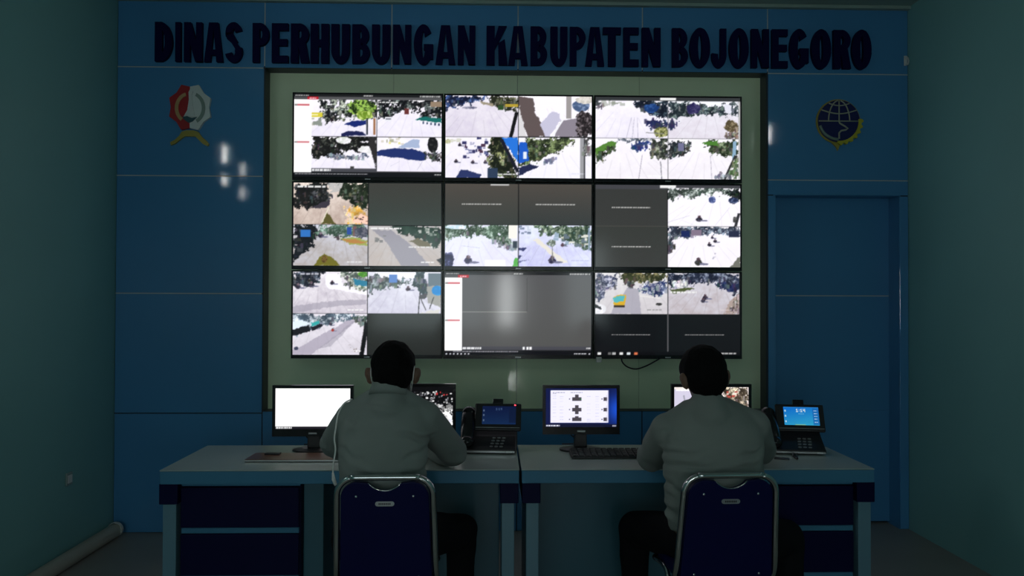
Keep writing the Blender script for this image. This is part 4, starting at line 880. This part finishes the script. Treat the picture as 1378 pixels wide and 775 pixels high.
# ================================================================== chairs
def chair(cx, y, rz, wt, wb, zt, label):
    """back facing the viewer (-y); origin on the floor under the backrest"""
    t = thing('steel_chair', (cx, y, 0), label, 'chair', rz, group='navy steel-framed chairs')
    rt = .0115
    def Y(z): return (z-.46)*-.16                       # backrest leans back towards the viewer
    hw = lambda z: wb/2+(wt-wb)/2*(z-.46)/(zt-.46)
    path = []
    # from left front foot up over the back and down to the right front foot
    path += [(-hw(.46)-.005, .40, .012), (-hw(.46)-.004, .20, .24), (-hw(.46), .03, .44), (-hw(.52), Y(.52), .52), (-hw(.62), Y(.62), .62), (-hw(.72), Y(.72), .72)]
    R_ = .068
    for k in range(0, 9):
        a = PI-k/8*PI/2; path.append((-hw(zt-R_)+R_+R_*math.cos(a), Y(zt-R_+R_*math.sin(a)), zt-R_+R_*math.sin(a)))
    right = [(-p[0], p[1], p[2]) for p in reversed(path)]
    MB().tube(smoothpath(path+right, 3), rt, 10).build('back_frame', M_CHROME, t, smooth=True)
    # padded backrest with a hand hole at the top
    ins = rt+.003
    top = zt-rt-.003
    out = []
    zl = .45
    out += [(-hw(zl)+ins, zl)]
    for k in range(0, 9):
        a = PI-k/8*PI/2; rr = R_-.008; out.append((-hw(zt-R_)+ins+rr+rr*math.cos(a), top-rr+rr*math.sin(a)))
    dip = [(-.060+.12*k/10, top-.004-.030*math.sin(PI*k/10)**.7) for k in range(11)]
    out += dip
    out += [(-p[0], p[1]) for p in reversed(out[1:10])] + [(hw(zl)-ins, zl)]
    for nm, y0, y1, m_ in (('backrest', -.012, .016, M_NAVYV),):
        n = len(out); mm = MB()
        vs_ = [(p[0], Y(p[1])+y0, p[1]) for p in out]+[(p[0], Y(p[1])+y1, p[1]) for p in out]
        fs_ = [tuple(range(n)), tuple(range(2*n-1, n-1, -1))]+[(i, i+n, (i+1) % n+n, (i+1) % n) for i in range(n)]
        mm.add(vs_, fs_); mm.build(nm, m_, t, bevel=.004)
    MB().tube([(p[0], Y(p[1])-.006, p[1]-.001) for p in dip], .0032, 6).build('hole_trim', M_CHROME, t, smooth=True)
    z = zt-.096
    pl = MB(); pl.prism(arc(.026, z, .0085, .0085, -90, 90, 8)+arc(-.026, z, .0085, .0085, 90, 270, 8), Y(z)-.0155, Y(z)-.0122); pl.build('name_plate', M_STEEL, t)
    pl = MB()
    for k in range(7): pl.span((-.022+k*.0065, Y(z)-.0160, z-.0035), (-.022+k*.0065+.0042, Y(z)-.0154, z+.0035))
    pl.build('plate_marks', M_BLACK, t)
    for (x, z) in ((-hw(zt)*.60, zt-.068), (hw(zt)*.60, zt-.068), (-hw(.5)*.66, zt-.378), (hw(.5)*.66, zt-.378)):
        if z < .465: z = .465
        MB().ell((x, Y(z)-.0125, z), (.005, .003, .005), nu=10, nv=6).build('screw', M_CHROME, t, smooth=True)
    # seat, seat frame and rear legs
    m = MB(); sw = wb/2-.02
    rings = []
    for zz, k in ((.425, .97), (.435, 1.0), (.455, 1.0), (.467, .95)):
        ring = []
        for i in range(32):
            a = 2*PI*i/32; ca, sa = math.cos(a), math.sin(a); p = .35
            ring.append((sw*k*math.copysign(abs(ca)**p, ca), .23+.20*k*math.copysign(abs(sa)**p, sa), zz))
        rings.append(ring)
    m.loft(rings); m.build('seat', M_NAVYV, t, smooth=True)
    x = hw(.46)-.022
    MB().tube(smoothpath([(-x, -.06, .012), (-x, .06, .22), (-x, .20, .415), (-x, .38, .415), (0, .405, .415), (x, .38, .415), (x, .20, .415), (x, .06, .22), (x, -.06, .012)]), .0105, 10).build('rear_leg_frame', M_CHROME, t, smooth=True)
    MB().tube([(-x, .02, .14), (x, .02, .14)], .007, 8).build('stretcher', M_CHROME, t, smooth=True)
    MB().tube([(-hw(.46), .31, .12), (hw(.46), .31, .12)], .007, 8).build('stretcher', M_CHROME, t, smooth=True)
    for (xx, yy) in ((-hw(.46)-.005, .40), (hw(.46)+.005, .40), (-x, -.06), (x, -.06)):
        MB().span((xx-.014, yy-.014, 0), (xx+.014, yy+.014, .02)).build('foot_cap', M_BLACK, t, bevel=.003)
    return t
c1 = at(516, 643, 2.80); c2 = at(986, 640, 2.80)
chair(c1.x+.004, 2.86, .02, .345, .368, c1.z+.002, 'navy steel-framed chair under the man with the white cord')
chair(c2.x-.010, 2.86, .04, .340, .378, c2.z+.002, 'navy steel-framed chair under the man on the right')

# ================================================================== people
def remesh(mb, voxel, smooth_it, name):
    me = mb.mesh(name+'_raw'); o = bpy.data.objects.new(name+'_raw', me); COL.objects.link(o)
    r = o.modifiers.new('r', 'REMESH'); r.mode = 'VOXEL'; r.voxel_size = voxel
    s = o.modifiers.new('s', 'SMOOTH'); s.factor = .5; s.iterations = smooth_it
    dg = bpy.context.evaluated_depsgraph_get(); dg.update()
    res = bpy.data.meshes.new_from_object(o.evaluated_get(dg)); res.name = name
    bpy.data.objects.remove(o, do_unlink=True); bpy.data.meshes.remove(me)
    return res
def fold(me, amp, fn):
    n = len(me.vertices)
    co = np.empty(n*3); me.vertices.foreach_get('co', co); co = co.reshape(-1, 3)
    no = np.empty(n*3); me.vertices.foreach_get('normal', no); no = no.reshape(-1, 3)
    for i in range(n):
        co[i] += no[i]*amp*fn(co[i])
    me.vertices.foreach_set('co', co.reshape(-1)); me.update()
def person(S, label):
    V3 = Vector
    base = V3(S['base'])
    H = V3(S['head']); hr = Euler(S['headrot']).to_matrix()
    hp = lambda x, y, z: H+hr @ V3((x, y, z))
    # ---- body: one continuous surface (head, neck, trunk, limbs, hands, feet)
    b = MB()
    b.ell(H, (.074, .094, .108), hr); b.ell(hp(0, .022, -.055), (.056, .068, .066), hr)          # skull, jaw
    b.ell(hp(0, .092, -.028), (.014, .020, .020), hr, 12, 8); b.limb([hp(0, .088, .012), hp(0, .100, -.022)], [.009, .012], 10)   # nose
    b.ell(hp(0, .084, -.062), (.024, .012, .010), hr, 12, 8); b.ell(hp(0, .078, -.095), (.022, .018, .016), hr, 12, 8)   # mouth, chin
    b.ell(hp(0, .078, .030), (.050, .014, .012), hr, 14, 8)                                       # brow
    eo = S.get('ear', 0)
    for s in (-1, 1):                                                                             # ears
        er = hr @ Euler((.15, 0, s*-.45)).to_matrix()
        b.ell(hp(s*(.094-eo), -.014, -.026), (.011, .022, .033), er, 12, 10); b.ell(hp(s*(.104-eo), -.022, -.016), (.007, .017, .022), er, 12, 8); b.ell(hp(s*(.088-eo), -.006, -.050), (.010, .012, .013), er, 10, 8)
    nb = V3(S['neck'])
    b.limb([hp(0, -.018, -.06), nb, nb+V3((0, -.02, -.06))], [.056, .058, .066], 18)
    tr = [(V3(p), rx, ry) for p, rx, ry in S['trunk']]
    def trunk(mb, grow, drop=0):
        rings = []
        for p, rx, ry in tr[drop:]:
            rings.append([p+V3(((rx+grow)*math.copysign(abs(math.cos(2*PI*k/28))**.85, math.cos(2*PI*k/28)), (ry+grow)*math.sin(2*PI*k/28), 0)) for k in range(28)])
        mb.loft(rings)
    trunk(b, -.012)
    SH, EL, WR = S['sh'], S['el'], S['wr']
    for i in (0, 1):
        s = (-1, 1)[i]
        sh, el, wr = V3(SH[i]), V3(EL[i]), V3(WR[i])
        b.limb([sh, sh.lerp(el, .5), el], [.060, .052, .042], 16); b.limb([el, el.lerp(wr, .35), wr], [.042, .043, .028], 16)
        # hand: palm and five fingers
        d = (V3(S['hand'][i])-wr).normalized(); up = V3((0, 0, 1)); sd = d.cross(up).normalized()*(-1 if i == 0 else 1)   # sd towards the thumb side = inwards
        sd = V3((1, 0, 0))*(1 if i == 0 else -1); sd = (sd-d*sd.dot(d)).normalized(); up = d.cross(sd)
        if up.z < 0: up = -up
        pc = wr+d*.055
        for k in range(4):
            off = (.030-.020*k)
            b.limb([wr+d*.005+sd*off*.55, wr+d*.085+sd*off], [.0135, .0115], 10)
            Ls = (.068, .076, .070, .054)[k]
            r0_ = wr+d*.085+sd*off
            b.limb([r0_, r0_+d*Ls*.45+up*.006+sd*off*.08, r0_+d*Ls*.78-up*.012+sd*off*.12, r0_+d*Ls*.95-up*.026+sd*off*.12], [.0098, .0090, .0082, .0074], 10)
        th = wr+d*.022+sd*.026
        b.limb([th, th+d*.030+sd*.026-up*.006, th+d*.060+sd*.034-up*.014], [.014, .0105, .0088], 10)
    HP, KN, AN = S['hip'], S['kn'], S['an']
    for i in (0, 1):
        hpj, kn, an = V3(HP[i]), V3(KN[i]), V3(AN[i])
        b.limb([hpj, hpj.lerp(kn, .5), kn], [.082, .074, .055], 18); b.limb([kn, kn.lerp(an, .35), an], [.055, .056, .038], 16)
        b.limb([an+V3((0, -.02, -.035)), an+V3((0, .06, -.045)), an+V3((0, .15, -.055))], [.034, .036, .026], 12)
    me = remesh(b, .0062, 3, 'person'); me.transform(Matrix.Translation(-base))
    body = link('person', me, M_SKIN, None, smooth=True); body.location = base
    tag(body, label, 'person', 'seated operators')
    def child(me, name, m, par=body):
        me.transform(Matrix.Translation(-base)); o = link(name, me, m, body, smooth=True)
        return o
    # ---- shirt
    s_ = MB(); trunk(s_, .004, 1)
    for i in (0, 1):
        sh, el, wr = V3(SH[i]), V3(EL[i]), V3(WR[i])
        s_.limb([V3(S['trap'][i]), sh], [.050, .064], 16)
        s_.limb([sh, sh.lerp(el, .5), el], [.070, .066, .060], 18); s_.limb([el, el.lerp(wr, .4), el.lerp(wr, .92)], [.060, .056, .044], 18)
    s_.limb([nb+V3((0, -.035, -.075)), nb+V3((0, -.012, -.022))], [.085, .066], 18)
    me = remesh(s_, .0085, S.get('smooth', 7), 'shirt')
    ax = S['axis']
    def fn(p):
        x, y, z = p
        q = mnoise.noise(V3((x*5+z*3, y*5, z*16+x*4*ax)))
        q2 = mnoise.noise(V3((x*11, y*9, z*22-x*9*ax+4)))
        lo = min(1, max(0, (1.0-z)/.25))
        a = 1-abs(q)*2.2
        return (a*.9*(.25+lo)+q2*.4)*(.5+.5*lo)
    segs = [(V3(a), V3(b_), wd, dp) for a, b_, wd, dp in S['crease']]
    cy0 = tr[3][0].y
    def fn2(p):
        r_ = fn(p)*.8
        if p[1] < cy0+.05:
            q = V3((p[0], 0, p[2]))
            for a, b_, wd, dp in segs:
                ab = V3((b_.x-a.x, 0, b_.z-a.z)); aq = V3((q.x-a.x, 0, q.z-a.z)); t_ = aq.dot(ab)/ab.dot(ab)
                if -.15 < t_ < 1.15:
                    sgn = (aq.x*ab.z-aq.z*ab.x)/ab.length; sgn += .006*math.sin(t_*7)
                    fade = max(0, 1-abs(t_-.4)/.75)
                    r_ += dp*fade*(-math.exp(-(sgn/wd)**2)+.8*math.exp(-((sgn-wd*1.8)/wd)**2)+.5*math.exp(-((sgn+wd*1.8)/wd)**2))
        return r_
    me.update(); fold(me, .009, fn2)
    shirt = child(me, 'shirt', S['shirtmat'])
    # collar
    cl = MB(); n = 32; rings = []
    ct = V3((0, -.03, 0))
    prof = ((.0, .066, .070), (.022, .064, .068), (.040, .061, .065), (.041, .066, .070), (.018, .073, .078), (-.006, .078, .084))
    for dz_, rx, ry in prof:
        rings.append([nb+V3((rx*math.cos(2*PI*k/n), -.006+ry*math.sin(2*PI*k/n)+.012*(dz_/.04), dz_-.022+S['collar']+(.02*math.sin(2*PI*k/n)*-1))) for k in range(n)])
    cl.loft(rings, closed=True)
    me = cl.mesh('collar'); me.transform(Matrix.Translation(-base)); co_ = link('collar', me, S['shirtmat'], shirt, smooth=True)
    # ---- trousers
    t_ = MB()
    p0, rx0, ry0 = tr[0]
    t_.ell(p0, (rx0+.012, ry0+.012, .095)); 
    p1, rx1, ry1 = tr[1]; 
    for i in (0, 1):
        hpj, kn, an = V3(HP[i]), V3(KN[i]), V3(AN[i])
        t_.limb([hpj, hpj.lerp(kn, .5), kn], [.096, .090, .072], 20); t_.limb([kn, kn.lerp(an, .5), kn.lerp(an, .94)], [.072, .064, .056], 18)
    me = remesh(t_, .011, 5, 'trousers'); me.update(); fold(me, .005, lambda p: mnoise.noise(V3((p[0]*9, p[1]*9, p[2]*12))))
    child(me, 'trousers', M_TROU)
    for i in (0, 1):
        an = V3(AN[i]); k = MB()
        k.limb([an+V3((0, -.035, -.040)), an+V3((0, .06, -.046)), an+V3((0, .165, -.052))], [.044, .047, .036], 16, flat=.85)
        zmin = .003; k.v = [(p[0], p[1], max(p[2], zmin)) for p in k.v]
        k.span((an.x-.043, an.y-.085, 0), (an.x+.043, an.y-.02, .018))
        me = k.mesh('shoe'); me.transform(Matrix.Translation(-base)); link('shoe', me, M_SHOE, body, smooth=True)
    # ---- hair
    h = MB()
    hs = S['hair']
    h.ell(hp(0, -.012, .018), (hs[0], .100, hs[1]), hr); h.ell(hp(0, -.034, -.030), (hs[0]*.90, .078, .078), hr); h.ell(hp(0, -.040, -.070), (.058, .046, .045), hr)
    for s in (-1, 1): h.limb([hp(s*.074, .022, -.005), hp(s*.075, .022, -.040)], [.012, .007], 10)
    me = remesh(h, .0065, 3, 'hair'); me.update(); fold(me, .0035, lambda p: mnoise.noise(V3((p[0]*55, p[1]*55, p[2]*22))))
    child(me, 'hair', M_HAIR)
    # ---- eyes
    for s in (-1, 1):
        e = MB().ell(hp(s*.030, .0775, .004), (.0115, .0105, .0075), hr, 12, 8); me = e.mesh('eye'); me.transform(Matrix.Translation(-base)); ey = link('eye', me, M_EWHITE, body, smooth=True)
        e = MB().ell(hp(s*.030, .0855, .003), (.0052, .0032, .0052), hr, 10, 6); me = e.mesh('iris'); me.transform(Matrix.Translation(-base)); link('iris', me, M_HAIR, ey, smooth=True)
        e = MB().limb([hp(s*.016, .088, .024), hp(s*.032, .086, .028), hp(s*.046, .076, .024)], [.003, .004, .0025], 8); me = e.mesh('eyebrow'); me.transform(Matrix.Translation(-base)); link('eyebrow', me, M_HAIR, body, smooth=True)
    # ---- face mask with ear loops
    if S.get('mask'):
        rings = []
        for j in range(7):
            zz = -.100+j*.016
            ring = []
            for k in range(13):
                a = math.radians(28+k*124/12); bulge = .012*math.sin(PI*k/12)+(.016*math.exp(-((k-6)/1.7)**2) if 1 else 0)
                ring.append(hp((.076+bulge*.4)*math.cos(a), (.094+bulge)*math.sin(a)+.010, zz))
            rings.append(ring)
        mm = MB(); vs_ = [p for r_ in rings for p in r_]; fs_ = [(j*13+k, j*13+k+1, (j+1)*13+k+1, (j+1)*13+k) for j in range(6) for k in range(12)]
        mm.add(vs_, fs_); me = mm.mesh('face_mask'); me.transform(Matrix.Translation(-base)); mk = link('face_mask', me, M_EWHITE, body, smooth=True)
        so = mk.modifiers.new('thickness', 'SOLIDIFY'); so.thickness = .003
        for s in (-1, 1):
            lp = MB().tube(smoothpath([hp(s*.070, .056, -.015), hp(s*.082, .02, .008), hp(s*.086, -.012, .016), hp(s*.086, -.032, -.008), hp(s*.083, -.030, -.042), hp(s*.078, -.01, -.062), hp(s*.068, .05, -.085)]), .0022, 6)
            me = lp.mesh('ear_loop'); me.transform(Matrix.Translation(-base)); link('ear_loop', me, M_CORD, mk, smooth=True)
    return body

def P(px, py, Y): 
    v = at(px, py, Y); return (v.x, v.y, v.z)
# man on the left
A = dict(
    head=P(529.5, 497, 3.10), headrot=(-.28, .0, .0), hair=(.0895, .098), neck=P(523, 521, 3.06), collar=-.004,
    trunk=[(P(517, 745, 3.04)[:2]+(.545,), .165, .120), (P(516, 700, 3.02)[:2]+(.60,), .165, .118), (P(515, 660, 3.00)[:2]+(.72,), .158, .112), (P(515, 630, 3.01)[:2]+(.83,), .164, .115), (P(516, 600, 3.03)[:2]+(.93,), .172, .118), (P(519, 570, 3.05)[:2]+(1.02,), .178, .112), (P(521, 548, 3.06)[:2]+(1.075,), .150, .085), (P(522, 535, 3.065)[:2]+(1.110,), .085, .060)],
    sh=[P(475, 563, 3.07), P(571, 562, 3.07)], trap=[P(505, 538, 3.065), P(540, 538, 3.065)],
    el=[P(449, 597, 3.34), P(610, 608, 3.34)], wr=[P(478, 598, 3.56), P(585, 602, 3.56)], hand=[P(490, 598, 3.70), P(574, 600, 3.70)],
    hip=[(-.545, 3.06, .545), (-.350, 3.06, .545)], kn=[(-.625, 3.46, .47), (-.135, 3.42, .472)], an=[(-.60, 3.52, .10), (-.15, 3.50, .10)],
    base=(P(516, 700, 3.02)[0], 3.05, 0), axis=1, shirtmat=M_SHIRT, mask=True,
    crease=[(P(577, 594, 2.93), P(533, 584, 2.93), .010, 1.2), (P(574, 604, 2.93), P(540, 622, 2.93), .010, .7), (P(455, 606, 2.93), P(486, 618, 2.93), .010, .8), (P(490, 548, 2.95), P(548, 550, 2.95), .006, .45), (P(470, 634, 2.92), P(520, 642, 2.92), .011, .7), (P(572, 634, 2.92), P(532, 644, 2.92), .010, .7), (P(478, 566, 2.95), P(462, 575, 2.95), .009, .8)])
for k in ('wr', 'hand'):
    A[k] = [(p[0], p[1], DZ+.042) for p in A[k]]
person(A, 'person in a sage grey shirt and white face mask leaning on the left desk')
# man on the right
B = dict(
    head=P(946, 503, 3.08), headrot=(-.42, -.06, .10), hair=(.094, .098), neck=P(951, 533, 3.05), collar=-.03,
    trunk=[(P(963, 745, 3.04)[:2]+(.545,), .180, .125), (P(962, 700, 3.02)[:2]+(.60,), .180, .125), (P(961, 660, 3.00)[:2]+(.72,), .182, .122), (P(960, 630, 3.01)[:2]+(.83,), .190, .122), (P(959, 600, 3.03)[:2]+(.93,), .197, .122), (P(957, 570, 3.05)[:2]+(1.00,), .195, .115), (P(954, 548, 3.06)[:2]+(1.055,), .150, .085), (P(952, 537, 3.06)[:2]+(1.095,), .090, .062)],
    sh=[P(899, 578, 3.07), P(1013, 573, 3.07)], trap=[P(934, 552, 3.06), P(972, 550, 3.06)],
    el=[P(876, 614, 3.34), P(1025, 606, 3.34)], wr=[P(902, 602, 3.56), P(1000, 602, 3.56)], hand=[P(916, 600, 3.70), P(990, 600, 3.70)],
    hip=[(.785, 3.06, .545), (.985, 3.06, .545)], kn=[(.640, 3.44, .475), (1.275, 3.29, .475)], an=[(.66, 3.52, .10), (1.25, 3.20, .10)],
    base=(P(962, 700, 3.02)[0], 3.05, 0), axis=-1, shirtmat=M_SHIRT2, ear=.007,
    crease=[(P(895, 618, 2.92), P(950, 606, 2.92), .010, 1.3), (P(900, 632, 2.92), P(975, 622, 2.92), .010, 1.0), (P(1026, 608, 2.92), P(990, 616, 2.92), .010, 1.1), (P(1022, 625, 2.92), P(985, 632, 2.92), .010, .9), (P(898, 655, 2.92), P(930, 668, 2.92), .011, .9), (P(897, 690, 2.92), P(925, 700, 2.92), .011, .9), (P(900, 590, 2.94), P(912, 578, 2.94), .010, .8)])
for k in ('wr', 'hand'):
    B[k] = [(p[0], p[1], DZ+.042) for p in B[k]]
person(B, 'person in a plain grey shirt bending forward at the right desk')

# white cord down the left man's side
Pc = [at(474, 537, 2.985), at(463, 543, 2.965), at(455, 557, 2.95), at(452, 575, 2.945), at(450, 590, 2.94), at(451.5, 605, 2.935), at(449, 622, 2.93), at(448, 640, 2.925), at(450, 652, 2.92)]
t = thing('white_cord', Pc[-1], 'thin white cord hanging from the shoulder of the left man', 'cord')
MB().tube(smoothpath(Pc), .0032, 8).build('cord', M_CORD, t, smooth=True, world=True)
MB().tube([at(448, 636, 2.925), at(449, 645, 2.922), at(452, 653, 2.92)], [.004, .0075, .006], 10).build('cord_end', M_CORD, t, smooth=True, world=True)
